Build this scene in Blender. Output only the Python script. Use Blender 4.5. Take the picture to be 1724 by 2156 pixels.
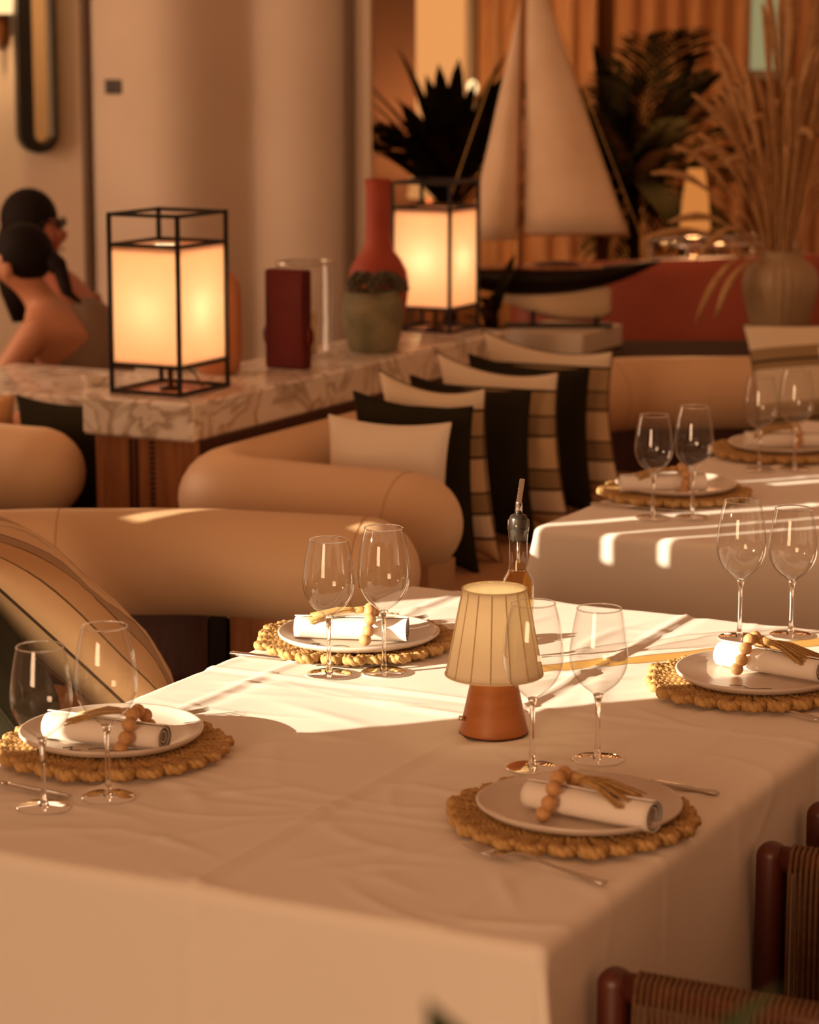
import bpy, math, random
import numpy as np
from mathutils import Vector, Matrix

scn = bpy.context.scene
for o in list(bpy.data.objects):
    bpy.data.objects.remove(o, do_unlink=True)
COL = scn.collection
PI = math.pi

# ------------------------------------------------------------------ camera
cam_d = bpy.data.cameras.new('camera')
cam = bpy.data.objects.new('camera', cam_d)
COL.objects.link(cam)
cam.location = (0, 0, 1.83)
cam.rotation_euler = (math.radians(90 - 10.5), 0, 0)
cam_d.sensor_fit = 'HORIZONTAL'
cam_d.sensor_width = 36.0
cam_d.lens = 5500 / 1724 * 36.0
cam_d.dof.use_dof = True
cam_d.dof.focus_distance = 4.35
cam_d.dof.aperture_fstop = 5.6
cam_d.clip_end = 100
scn.camera = cam

# ------------------------------------------------------------------ world, sun, added area lights, exposure
world = bpy.data.worlds.new('world')
scn.world = world
world.use_nodes = True
bg = world.node_tree.nodes['Background']
bg.inputs[0].default_value = (1.0, 0.43, 0.19, 1)
bg.inputs[1].default_value = 0.40

SUN_AZ = Vector((0.93, 0.365, 0)).normalized()      # the way the low evening sun travels
SUN_TAN = 0.225
sun_d = bpy.data.lights.new('sun', 'SUN')
sun_d.energy = 12.5
sun_d.angle = math.radians(0.25)
sun_d.color = (1.0, 0.82, 0.58)
sun = bpy.data.objects.new('sun', sun_d)
COL.objects.link(sun)
sun.location = (-6, 2, 4)
sun.rotation_euler = Vector((SUN_AZ.x, SUN_AZ.y, -SUN_TAN)).to_track_quat('-Z', 'Y').to_euler()


def area(name, loc, target, sx, sy, power, color):
    d = bpy.data.lights.new(name, 'AREA')
    d.shape = 'RECTANGLE'
    d.size, d.size_y = sx, sy
    d.energy = power
    d.color = color
    o = bpy.data.objects.new(name, d)
    COL.objects.link(o)
    o.location = loc
    o.rotation_euler = (Vector(target) - Vector(loc)).to_track_quat('-Z', 'Y').to_euler()
    return o


area('fill_front_left', (-3.9, -3.3, 1.9), (-0.3, 4.6, 0.75), 3.0, 2.0, 285, (1.0, 0.60, 0.33))  # unseen area light, placed to light cloth front and sofas from front left
area('fill_rear_left', (-3.38, 8.6, 1.7), (0.5, 9.6, 1.1), 2.6, 1.6, 85, (1.0, 0.62, 0.38))  # unseen fill added to brighten the background; the wall behind it is closed

scn.view_settings.view_transform = 'Standard'
scn.view_settings.look = 'None'
scn.view_settings.gamma = 1
scn.view_settings.exposure = 0.0
scn.view_settings.use_curve_mapping = False
scn.cycles.transparent_max_bounces = 32

# ------------------------------------------------------------------ helpers
O2 = Vector((0.163, 2.965))                    # near corner of the front table
RT = -math.radians(27.4)                       # the room's furniture is turned by this much
VX = Vector((math.cos(RT), math.sin(RT)))      # across the tables (v)
UX = Vector((-math.sin(RT), math.cos(RT)))     # along the tables (u)


def T(v, u, z=0.0):
    p = O2 + VX * v + UX * u
    return Vector((p.x, p.y, z))


def lin(h):
    h = h.lstrip('#')
    out = []
    for i in (0, 2, 4):
        c = int(h[i:i + 2], 16) / 255
        out.append(c / 12.92 if c <= 0.04045 else ((c + 0.055) / 1.055) ** 2.4)
    return tuple(out) + (1,)


def rgba(c):
    return lin(c) if isinstance(c, str) else tuple(c) + ((1,) if len(c) == 3 else ())


MATS = {}


def M(name, col, rough=0.6, metal=0.0, col2=None, scale=8.0, bump=0.0, bscale=200.0, stretch=(1, 1, 1), sheen=0.0, spec=0.5, detail=3.0, sss=0.0):
    if name in MATS:
        return MATS[name]
    m = bpy.data.materials.new(name)
    m.use_nodes = True
    nt = m.node_tree
    b = nt.nodes['Principled BSDF']
    b.inputs['Base Color'].default_value = rgba(col)
    b.inputs['Roughness'].default_value = rough
    b.inputs['Metallic'].default_value = metal
    b.inputs['Specular IOR Level'].default_value = spec
    if sheen:
        b.inputs['Sheen Weight'].default_value = sheen
    tc = nt.nodes.new('ShaderNodeTexCoord')
    mp = nt.nodes.new('ShaderNodeMapping')
    mp.inputs['Scale'].default_value = stretch
    nt.links.new(tc.outputs['Object'], mp.inputs[0])
    if col2 is not None:
        n = nt.nodes.new('ShaderNodeTexNoise')
        n.inputs['Scale'].default_value = scale
        n.inputs['Detail'].default_value = detail
        nt.links.new(mp.outputs[0], n.inputs['Vector'])
        r = nt.nodes.new('ShaderNodeValToRGB')
        r.color_ramp.elements[0].position = 0.35
        r.color_ramp.elements[1].position = 0.68
        r.color_ramp.elements[0].color = rgba(col)
        r.color_ramp.elements[1].color = rgba(col2)
        nt.links.new(n.outputs['Fac'], r.inputs[0])
        nt.links.new(r.outputs[0], b.inputs['Base Color'])
    if bump:
        n2 = nt.nodes.new('ShaderNodeTexNoise')
        n2.inputs['Scale'].default_value = bscale
        n2.inputs['Detail'].default_value = 2
        nt.links.new(mp.outputs[0], n2.inputs['Vector'])
        bp = nt.nodes.new('ShaderNodeBump')
        bp.inputs['Strength'].default_value = bump
        bp.inputs['Distance'].default_value = 0.002
        nt.links.new(n2.outputs['Fac'], bp.inputs['Height'])
        nt.links.new(bp.outputs[0], b.inputs['Normal'])
    MATS[name] = m
    return m


def M_emit(name, col, strength):
    if name in MATS:
        return MATS[name]
    m = bpy.data.materials.new(name)
    m.use_nodes = True
    nt = m.node_tree
    nt.nodes.remove(nt.nodes['Principled BSDF'])
    e = nt.nodes.new('ShaderNodeEmission')
    e.inputs[0].default_value = rgba(col)
    e.inputs[1].default_value = strength
    nt.links.new(e.outputs[0], nt.nodes['Material Output'].inputs[0])
    MATS[name] = m
    return m


def M_thin_glass(name, tint=(0.985, 0.98, 0.97), ior=1.5, gain=1.9):
    if name in MATS:
        return MATS[name]
    m = bpy.data.materials.new(name)
    m.use_nodes = True
    nt = m.node_tree
    nt.nodes.remove(nt.nodes['Principled BSDF'])
    tr = nt.nodes.new('ShaderNodeBsdfTransparent')
    tr.inputs[0].default_value = rgba(tint)
    gl = nt.nodes.new('ShaderNodeBsdfGlossy')
    gl.inputs['Roughness'].default_value = 0.02
    ge = nt.nodes.new('ShaderNodeNewGeometry')
    dt = nt.nodes.new('ShaderNodeVectorMath')
    dt.operation = 'DOT_PRODUCT'
    nt.links.new(ge.outputs['Normal'], dt.inputs[0])
    nt.links.new(ge.outputs['Incoming'], dt.inputs[1])
    prev = dt.outputs['Value']
    f0 = ((ior - 1) / (ior + 1)) ** 2 * gain
    for op, c in (('ABSOLUTE', 0), ('SUBTRACT', 1.0), ('POWER', 3.6), ('MULTIPLY', 1 - f0), ('ADD', f0)):
        mm = nt.nodes.new('ShaderNodeMath')
        mm.operation = op
        mm.use_clamp = op in ('SUBTRACT', 'ADD')
        if op == 'SUBTRACT':
            mm.inputs[0].default_value = 1.0
            nt.links.new(prev, mm.inputs[1])
        else:
            nt.links.new(prev, mm.inputs[0])
            if op != 'ABSOLUTE':
                mm.inputs[1].default_value = c
        prev = mm.outputs[0]
    mx = nt.nodes.new('ShaderNodeMixShader')
    nt.links.new(prev, mx.inputs[0])
    nt.links.new(tr.outputs[0], mx.inputs[1])
    nt.links.new(gl.outputs[0], mx.inputs[2])
    nt.links.new(mx.outputs[0], nt.nodes['Material Output'].inputs[0])
    MATS[name] = m
    return m


def M_glass(name, col=(1, 1, 1), ior=1.5, rough=0.0):
    if name in MATS:
        return MATS[name]
    m = bpy.data.materials.new(name)
    m.use_nodes = True
    nt = m.node_tree
    nt.nodes.remove(nt.nodes['Principled BSDF'])
    g = nt.nodes.new('ShaderNodeBsdfGlass')
    g.inputs['Color'].default_value = rgba(col)
    g.inputs['IOR'].default_value = ior
    g.inputs['Roughness'].default_value = rough
    nt.links.new(g.outputs[0], nt.nodes['Material Output'].inputs[0])
    MATS[name] = m
    return m


def M_translucent(name, col, fac=0.6):
    if name in MATS:
        return MATS[name]
    m = bpy.data.materials.new(name)
    m.use_nodes = True
    nt = m.node_tree
    nt.nodes.remove(nt.nodes['Principled BSDF'])
    d = nt.nodes.new('ShaderNodeBsdfDiffuse')
    t = nt.nodes.new('ShaderNodeBsdfTranslucent')
    d.inputs[0].default_value = rgba(col)
    t.inputs[0].default_value = rgba(col)
    mx = nt.nodes.new('ShaderNodeMixShader')
    mx.inputs[0].default_value = fac
    nt.links.new(d.outputs[0], mx.inputs[1])
    nt.links.new(t.outputs[0], mx.inputs[2])
    nt.links.new(mx.outputs[0], nt.nodes['Material Output'].inputs[0])
    MATS[name] = m
    return m


def M_stripes(name, stops, axis='Z', rough=0.85, lines=None, size=0.5):
    """woven bands: stops = [(pos 0..1, colour)] across the cushion along its local axis"""
    if name in MATS:
        return MATS[name]
    m = bpy.data.materials.new(name)
    m.use_nodes = True
    nt = m.node_tree
    b = nt.nodes['Principled BSDF']
    b.inputs['Roughness'].default_value = rough
    b.inputs['Specular IOR Level'].default_value = 0.15
    tc = nt.nodes.new('ShaderNodeTexCoord')
    sp = nt.nodes.new('ShaderNodeSeparateXYZ')
    nt.links.new(tc.outputs['Object'], sp.inputs[0])
    ma = nt.nodes.new('ShaderNodeMath')
    ma.operation = 'MULTIPLY_ADD'
    ma.inputs[1].default_value = 1 / size
    ma.inputs[2].default_value = 0.5
    nt.links.new(sp.outputs[axis], ma.inputs[0])
    r = nt.nodes.new('ShaderNodeValToRGB')
    r.color_ramp.interpolation = 'CONSTANT'
    els = r.color_ramp.elements
    while len(els) < len(stops):
        els.new(0.5)
    for e, (p, c) in zip(els, stops):
        e.position = p
    for e, (p, c) in zip(els, stops):
        e.color = rgba(c)
    nt.links.new(ma.outputs[0], r.inputs[0])
    nt.links.new(r.outputs[0], b.inputs['Base Color'])
    n2 = nt.nodes.new('ShaderNodeTexNoise')
    n2.inputs['Scale'].default_value = 180
    nt.links.new(tc.outputs['Object'], n2.inputs['Vector'])
    bp = nt.nodes.new('ShaderNodeBump')
    bp.inputs['Strength'].default_value = 0.3
    bp.inputs['Distance'].default_value = 0.002
    nt.links.new(n2.outputs['Fac'], bp.inputs['Height'])
    nt.links.new(bp.outputs[0], b.inputs['Normal'])
    MATS[name] = m
    return m


def M_marble(name):
    m = M(name, '#f7f1e8', rough=0.16, spec=0.5)
    nt = m.node_tree
    if nt.nodes.get('veins'):
        return m
    b = nt.nodes['Principled BSDF']
    tc = nt.nodes.new('ShaderNodeTexCoord')
    n = nt.nodes.new('ShaderNodeTexNoise')
    n.inputs['Scale'].default_value = 4.5
    n.inputs['Detail'].default_value = 6
    n.inputs['Distortion'].default_value = 1.6
    nt.links.new(tc.outputs['Object'], n.inputs['Vector'])
    r = nt.nodes.new('ShaderNodeValToRGB')
    r.name = 'veins'
    els = r.color_ramp.elements
    els[0].position = 0.30
    els[0].color = lin('#f7f1e8')
    els[1].position = 0.75
    els[1].color = lin('#f2eadf')
    for p, c in ((0.44, '#f2eadf'), (0.50, '#b39f8a'), (0.53, '#ebe0d2'), (0.60, '#e8dccd'), (0.64, '#c4b29d'), (0.67, '#f2eadf')):
        e = els.new(p)
        e.color = lin(c)
    nt.links.new(n.outputs['Fac'], r.inputs[0])
    nt.links.new(r.outputs[0], b.inputs['Base Color'])
    return m


def mesh(name, vs, fs, smooth=True):
    me = bpy.data.meshes.new(name)
    me.from_pydata([tuple(v) for v in vs], [], fs)
    me.update()
    if smooth:
        me.polygons.foreach_set('use_smooth', [True] * len(me.polygons))
    return me


def ob(name, me, mat=None, parent=None, loc=None, rz=None, rot=None):
    o = bpy.data.objects.new(name, me)
    COL.objects.link(o)
    if mat is not None and me is not None and len(me.materials) == 0:
        me.materials.append(mat)
    if parent is not None:
        o.parent = parent
    if loc is not None:
        o.location = loc
    if rot is not None:
        o.rotation_euler = rot
    elif rz is not None:
        o.rotation_euler = (0, 0, rz)
    return o


def tag(o, label, cat, group=None, kind=None):
    o['label'] = label
    o['category'] = cat
    if group:
        o['group'] = group
    if kind:
        o['kind'] = kind
    return o


def thing(name, label, cat, loc=(0, 0, 0), rz=0.0, group=None):
    o = bpy.data.objects.new(name, None)
    o.empty_display_size = 0.05
    COL.objects.link(o)
    o.location = loc
    o.rotation_euler = (0, 0, rz)
    return tag(o, label, cat, group)


def structure(o, label=None):
    o['kind'] = 'structure'
    if label:
        o['label'] = label
    return o


class MB:
    """collects vertices and faces of one mesh"""

    def __init__(self):
        self.v = []
        self.f = []

    def add(self, vs, fs):
        k = len(self.v)
        self.v += [tuple(p) for p in vs]
        self.f += [tuple(i + k for i in f) for f in fs]
        return self

    def box(self, c, s, bev=0.0):
        x, y, z = s[0] / 2, s[1] / 2, s[2] / 2
        b = min(bev, x * 0.98, y * 0.98, z * 0.98)
        if b <= 0:
            vs = [(c[0] + i * x, c[1] + j * y, c[2] + k * z) for i in (-1, 1) for j in (-1, 1) for k in (-1, 1)]
            fs = [(0, 1, 3, 2), (4, 6, 7, 5), (0, 4, 5, 1), (2, 3, 7, 6), (0, 2, 6, 4), (1, 5, 7, 3)]
            return self.add(vs, fs)
        vs = []
        idx = {}
        for i in (-1, 1):
            for j in (-1, 1):
                for k in (-1, 1):
                    for a in range(3):
                        d = [b, b, b]
                        d[a] = 0
                        idx[(i, j, k, a)] = len(vs)
                        vs.append((c[0] + i * (x - d[0]), c[1] + j * (y - d[1]), c[2] + k * (z - d[2])))
        fs = []
        S = (-1, 1)
        for s_ in S:
            q = [idx[(s_, -1, -1, 0)], idx[(s_, 1, -1, 0)], idx[(s_, 1, 1, 0)], idx[(s_, -1, 1, 0)]]
            fs.append(tuple(q if s_ > 0 else q[::-1]))
            q = [idx[(-1, s_, -1, 1)], idx[(-1, s_, 1, 1)], idx[(1, s_, 1, 1)], idx[(1, s_, -1, 1)]]
            fs.append(tuple(q if s_ > 0 else q[::-1]))
            q = [idx[(-1, -1, s_, 2)], idx[(1, -1, s_, 2)], idx[(1, 1, s_, 2)], idx[(-1, 1, s_, 2)]]
            fs.append(tuple(q if s_ > 0 else q[::-1]))
        for p in S:
            for q in S:
                f = [idx[(-1, p, q, 1)], idx[(1, p, q, 1)], idx[(1, p, q, 2)], idx[(-1, p, q, 2)]]
                fs.append(tuple(f if p * q < 0 else f[::-1]))
                f = [idx[(p, -1, q, 0)], idx[(p, 1, q, 0)], idx[(p, 1, q, 2)], idx[(p, -1, q, 2)]]
                fs.append(tuple(f if p * q > 0 else f[::-1]))
                f = [idx[(p, q, -1, 0)], idx[(p, q, 1, 0)], idx[(p, q, 1, 1)], idx[(p, q, -1, 1)]]
                fs.append(tuple(f if p * q < 0 else f[::-1]))
        for i in S:
            for j in S:
                for k in S:
                    f = (idx[(i, j, k, 0)], idx[(i, j, k, 1)], idx[(i, j, k, 2)])
                    fs.append(f if i * j * k > 0 else f[::-1])
        return self.add(vs, fs)

    def tube(self, pts, r, n=8, cap=True, closed=False, flat=1.0):
        pts = [Vector(p) for p in pts]
        m = len(pts)
        rr = r if hasattr(r, '__len__') else [r] * m
        tan = []
        for i in range(m):
            if closed:
                t = pts[(i + 1) % m] - pts[i - 1]
            else:
                t = pts[min(i + 1, m - 1)] - pts[max(i - 1, 0)]
            tan.append(t.normalized() if t.length > 1e-9 else Vector((0, 0, 1)))
        up = Vector((0, 0, 1)) if abs(tan[0].z) < 0.9 else Vector((1, 0, 0))
        nrm = (up - tan[0] * up.dot(tan[0])).normalized()
        vs = []
        for i in range(m):
            nrm = (nrm - tan[i] * nrm.dot(tan[i]))
            nrm = nrm.normalized() if nrm.length > 1e-9 else tan[i].orthogonal().normalized()
            bn = tan[i].cross(nrm)
            for j in range(n):
                a = 2 * PI * j / n
                vs.append(pts[i] + nrm * (math.cos(a) * rr[i] * flat) + bn * (math.sin(a) * rr[i]))
        fs = []
        for i in range(m if closed else m - 1):
            for j in range(n):
                a, b = i * n + j, i * n + (j + 1) % n
                c, d = ((i + 1) % m) * n + (j + 1) % n, ((i + 1) % m) * n + j
                fs.append((a, b, c, d))
        if cap and not closed:
            fs.append(tuple(range(n))[::-1])
            fs.append(tuple((m - 1) * n + j for j in range(n)))
        return self.add(vs, fs)

    def lathe(self, prof, n=32, wob=None, closed=False):
        vs = []
        for (r, z) in prof:
            for j in range(n):
                a = 2 * PI * j / n
                k = 1.0 if wob is None else wob(a, r, z)
                vs.append((math.cos(a) * r * k, math.sin(a) * r * k, z))
        fs = []
        m = len(prof)
        for i in range(m if closed else m - 1):
            for j in range(n):
                i2 = (i + 1) % m
                fs.append((i * n + j, i * n + (j + 1) % n, i2 * n + (j + 1) % n, i2 * n + j))
        return self.add(vs, fs)

    def sphere(self, c, r, n=10, m=7):
        rx, ry, rz = r if hasattr(r, '__len__') else (r, r, r)
        vs = []
        for i in range(m + 1):
            t = PI * i / m
            for j in range(n):
                a = 2 * PI * j / n
                vs.append((c[0] + rx * math.sin(t) * math.cos(a), c[1] + ry * math.sin(t) * math.sin(a), c[2] - rz * math.cos(t)))
        fs = []
        for i in range(m):
            for j in range(n):
                fs.append((i * n + j, i * n + (j + 1) % n, (i + 1) * n + (j + 1) % n, (i + 1) * n + j))
        return self.add(vs, fs)

    def mesh(self, name, smooth=True):
        return mesh(name, self.v, self.f, smooth)


def arc_path(pts, r, n=14):
    """polyline with rounded corners, sampled densely"""
    P = [Vector(p) for p in pts]
    out = [P[0]]
    for i in range(1, len(P) - 1):
        a, b, c = P[i - 1], P[i], P[i + 1]
        d1, d2 = (a - b).normalized(), (c - b).normalized()
        ang = d1.angle(d2)
        t = min(r / math.tan(ang / 2), (a - b).length * 0.49, (c - b).length * 0.49)
        p1, p2 = b + d1 * t, b + d2 * t
        for k in range(n + 1):
            s = k / n
            out.append(p1 * (1 - s) ** 2 + b * (2 * s * (1 - s)) + p2 * s ** 2)
    out.append(P[-1])
    return out


def resample(pts, step):
    L = [0.0]
    for i in range(1, len(pts)):
        L.append(L[-1] + (pts[i] - pts[i - 1]).length)
    n = max(2, int(L[-1] / step))
    out = []
    k = 0
    for i in range(n + 1):
        s = L[-1] * i / n
        while k < len(L) - 2 and L[k + 1] < s:
            k += 1
        f = (s - L[k]) / max(1e-9, L[k + 1] - L[k])
        out.append(pts[k].lerp(pts[k + 1], min(1, max(0, f))))
    return out, L[-1]


def bolster_mesh(name, pts, r, caps=(True, True), step=0.02, n=28, zr=1.0):
    p, L = resample(pts, step)
    # finer ends
    ext = []
    k = len(p) - 1
    rr = []
    full = []
    for i, q in enumerate(p):
        s = L * i / k
        full.append((s, q))
    def at(s):
        f = s / L * k
        i = min(int(f), k - 1)
        return p[i].lerp(p[i + 1], f - i)
    ss = []
    if caps[0]:
        ss += [r * (1 - math.cos(a * PI / 2 / 10)) for a in range(10)]
    x = r if caps[0] else 0.0
    e = L - r if caps[1] else L
    m = int((e - x) / step)
    ss += [x + (e - x) * i / m for i in range(m + 1)]
    if caps[1]:
        ss += [L - r + r * math.sin(a * PI / 2 / 10) for a in range(1, 11)]
    pts2, rr = [], []
    for s in ss:
        d = 1.0
        if caps[0] and s < r:
            d = math.sqrt(max(0.0004, 1 - ((r - s) / r) ** 2))
        if caps[1] and s > L - r:
            d = math.sqrt(max(0.0004, 1 - ((s - L + r) / r) ** 2))
        pts2.append(at(s))
        rr.append(r * d)
    return MB().tube(pts2, rr, n=n, flat=zr).mesh(name)


def pillow_mesh(name, w, h, t, n=22, ear=0.07, seed=0, wr=0.004, shear=(0, 0)):
    """cushion standing in the x-z plane, thickness along y, centred"""
    rnd = random.Random(seed)
    ph = [rnd.uniform(0, 6.28) for _ in range(8)]
    vs, fs = [], []
    for side in (-1, 1):
        for i in range(n + 1):
            for j in range(n + 1):
                a = -1 + 2 * i / n
                b = -1 + 2 * j / n
                a, b = math.sin(a * PI / 2), math.sin(b * PI / 2)
                px = a * (1 - ear * (1 - b * b) * abs(a)) * w / 2
                pz = b * (1 - ear * (1 - a * a) * abs(b)) * h / 2
                th = ((1 - a * a) * (1 - b * b)) ** 0.42 * t / 2
                edge = (1 - a * a) * (1 - b * b)
                th += wr * edge ** 0.5 * (math.sin(a * 5 + b * 3 + ph[0]) + math.sin(b * 7 - a * 2 + ph[1]) + 0.6 * math.sin(a * 11 + b * 9 + ph[2])) * min(1, edge * 4)
                px, pz = px - shear[0] * pz, pz - shear[1] * px
                vs.append((px, side * max(th, 0.0), pz))
    N = (n + 1) ** 2
    for s in range(2):
        for i in range(n):
            for j in range(n):
                q = [s * N + i * (n + 1) + j, s * N + (i + 1) * (n + 1) + j, s * N + (i + 1) * (n + 1) + j + 1, s * N + i * (n + 1) + j + 1]
                fs.append(tuple(q if s == 0 else q[::-1]))
    me = mesh(name, vs, fs)
    return me


def pillow_seam(w, h, ear=0.07, r=0.003, n=22, shear=(0, 0)):
    pts = []
    for k in range(4):
        for i in range(n):
            s = math.sin((-1 + 2 * i / n) * PI / 2)
            if k == 0:
                a, b = s, -1
            elif k == 1:
                a, b = 1, s
            elif k == 2:
                a, b = -s, 1
            else:
                a, b = -1, -s
            pts.append((a * (1 - ear * (1 - b * b) * abs(a)) * w / 2, 0, b * (1 - ear * (1 - a * a) * abs(b)) * h / 2))
    pts = [(x_ - shear[0] * z_, y_, z_ - shear[1] * x_) for x_, y_, z_ in pts]
    return MB().tube(pts, r, n=6, closed=True).mesh('seam')


def cushion(label, w, h, t, mat, loc, rz, tilt=0.0, roll=0.0, seed=0, ear=0.10, axes=None, shear=(0, 0), group=None, seam=None, cat='cushion', name='cushion'):
    o = ob(name, pillow_mesh(name, w, h, t, seed=seed, ear=ear, shear=shear), mat, loc=loc)
    o.rotation_euler = (Matrix.Rotation(rz, 4, 'Z') @ Matrix.Rotation(tilt, 4, 'X') @ Matrix.Rotation(roll, 4, 'Y')).to_euler()
    if axes:
        ax, az = Vector(axes[0]).normalized(), Vector(axes[1]).normalized()
        az = (az - ax * az.dot(ax)).normalized()
        ay = az.cross(ax)
        o.rotation_euler = Matrix((ax, ay, az)).transposed().to_euler()
    tag(o, label, cat, group)
    ob('seam', pillow_seam(w, h, ear, shear=shear), seam or mat, parent=o)
    return o


# ------------------------------------------------------------------ materials
m_cloth = M('table_linen', '#f3ece2', rough=0.75, bump=0.10, bscale=900, stretch=(1, 0.25, 1), sheen=0.15, spec=0.25)
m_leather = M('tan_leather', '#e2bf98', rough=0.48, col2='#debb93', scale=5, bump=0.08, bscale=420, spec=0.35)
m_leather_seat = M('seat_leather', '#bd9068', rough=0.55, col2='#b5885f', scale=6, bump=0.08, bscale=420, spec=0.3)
m_wood = M('walnut', '#a86f45', rough=0.45, col2='#87532f', scale=6, stretch=(8, 8, 0.6), bump=0.1, bscale=60)
m_wood_dark = M('dark_wood', '#4a2418', rough=0.4, col2='#38180f', scale=7, stretch=(6, 6, 1))
m_floor = M('floor_wood', '#5b3c28', rough=0.5, col2='#49301f', scale=3, stretch=(1, 8, 1))
m_black = M('black_metal', '#17110d', rough=0.5, metal=0.3)
m_chrome = M('steel', '#cfc7bd', rough=0.22, metal=1.0)
m_straw = M('straw', '#c9a368', rough=0.7, col2='#a67f48', scale=60, bump=0.5, bscale=420, stretch=(1, 1, 1))
m_straw2 = M('raffia', '#c8a368', rough=0.75, col2='#b08a50', scale=120)
m_plate = M('stoneware', '#dcd0c4', rough=0.35, col2='#d5c7b9', scale=14, bump=0.06, bscale=60)
m_ink = M('ink', '#3b3431', rough=0.5)
m_napkin = M('napkin_linen', '#f4eee6', rough=0.8, bump=0.15, bscale=700, sheen=0.2, spec=0.2)
m_bead = M('wooden_bead', '#d2a673', rough=0.5, col2='#c0915c', scale=90)
m_thin = M_thin_glass('thin_glass')
m_solid = M_glass('crystal')
m_wall = M('plaster_wall', '#dcc9b4', rough=0.85, col2='#d6c2ac', scale=2)
m_cream = M('cream_fabric', '#f3e8d5', rough=0.85, bump=0.25, bscale=260, spec=0.15)
m_darkf = M('charcoal_fabric', '#2b2619', rough=0.9, bump=0.4, bscale=160, spec=0.1)
m_terra = M('terracotta', '#a8452a', rough=0.65, col2='#9a3c24', scale=9)
m_red = M('oxblood_glaze', '#5c1410', rough=0.6, col2='#4a0f0c', scale=5, spec=0.2)
m_skin = M('skin', '#b9805f', rough=0.55, col2='#b37a59', scale=8)
m_hair = M('dark_hair', '#170d08', rough=0.75, spec=0.15, bump=0.6, bscale=90, stretch=(1, 1, 0.2))

# ------------------------------------------------------------------ the setting
structure(ob('floor', MB().box((0, 6, -0.05), (12, 18, 0.1)).mesh('floor', False), m_floor), 'dark wooden floor under the tables')

WALLX = -3.5
# unseen left wall added as a sun mask; gaps set from the wanted patches
wl = thing('sun_mask_left', '', 'x')
del wl['label'], wl['category']
wl['kind'] = 'structure'
SILL, HEAD = 0.75, 2.5


def sun_mask_piece(y0, y1, z0, z1):
    th = 0.02 if 3.85 <= (y0 + y1) / 2 < 4.7 and z0 >= SILL and z1 <= HEAD else 0.12        # thinner mask boards so the narrow sun slits stay open
    ob('sun_mask_panel', MB().box((WALLX, (y0 + y1) / 2, (z0 + z1) / 2), (th, y1 - y0, z1 - z0)).mesh('sun_mask_panel', False), m_wall, parent=wl)


sun_mask_piece(-1.2, 14.0, 0, SILL)
sun_mask_piece(-1.2, 14.0, HEAD, 3.2)
# gaps shaped to the wanted sun patches (y from, y to, lower edge)
OPEN = [(2.60, 3.55, SILL), (3.85, 3.85, SILL), (3.905, 3.927, 1.67), (4.012, 4.034, 1.635), (4.155, 4.198, 1.588), (4.455, 4.495, 1.47), (4.53, 4.552, 1.48), (4.70, 4.70, SILL)]
y = -1.2
for a, b, sl in OPEN:
    sun_mask_piece(y, a, SILL, HEAD)
    if b > a and sl > SILL:
        sun_mask_piece(a, b, SILL, sl)
    y = b
sun_mask_piece(y, 14.0, SILL, HEAD)

# back wall: a rounded plaster pier with narrow trims
pts = []
W0, W1, YB = -1.275, -0.245, 10.5
mb = MB()
nseg = 40
for i in range(nseg + 1):
    s = i / nseg
    xx = W0 + (W1 - W0) * s
    yy = YB - 0.25 * math.sin(PI * min(1, s / 0.62)) ** 1.0 * (s < 0.62) - 0.08 * math.sin(PI * (s - 0.62) / 0.38) * (s >= 0.62)
    pts.append((xx, yy))
vs = [(x_, y_, 0) for x_, y_ in pts] + [(x_, y_, 3.2) for x_, y_ in pts]
vs += [(W1, YB + 0.3, 0), (W1, YB + 0.3, 3.2), (W0, YB + 0.3, 0), (W0, YB + 0.3, 3.2)]
K = nseg + 1
fs = [(i, i + 1, K + i + 1, K + i) for i in range(nseg)]
fs += [(nseg, 2 * K, 2 * K + 1, K + nseg), (2 * K + 2, 0, K, 2 * K + 3), (2 * K, 2 * K + 2, 2 * K + 3, 2 * K + 1)]
structure(ob('wall_back', mesh('wall_back', vs, fs), m_wall), 'rounded plaster pier behind the marble shelf')
structure(ob('trim_1', MB().box((W0 - 0.012, YB - 0.02, 1.6), (0.024, 0.06, 3.2)).mesh('trim', False), M('bronze_trim', '#6b5138', rough=0.5)))
structure(ob('trim_2', MB().box((W1 + 0.012, YB - 0.03, 1.6), (0.018, 0.06, 3.2)).mesh('trim', False), MATS['bronze_trim']))
structure(ob('trim_3', MB().box((W1 + 0.058, YB + 0.02, 1.6), (0.072, 0.10, 3.2), 0.01).mesh('trim', False), M('pale_jamb', '#d8c6ae', rough=0.6)))
structure(ob('wall_far', MB().box((-2.45, 11.6, 1.6), (2.3, 0.1, 3.2)).mesh('wall_far', False), m_wall), 'plaster wall behind the two seated women')
structure(ob('wall_garden', MB().box((1.5, 13.6, 1.6), (6.4, 0.1, 3.2)).mesh('wall_garden', False), M('brown_wall', '#a8703f', rough=0.8, col2='#8a5830', scale=1.2)), 'brown wall behind the curtains and palms')

# ------------------------------------------------------------------ tables and cloths
ZT = 0.75


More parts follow.
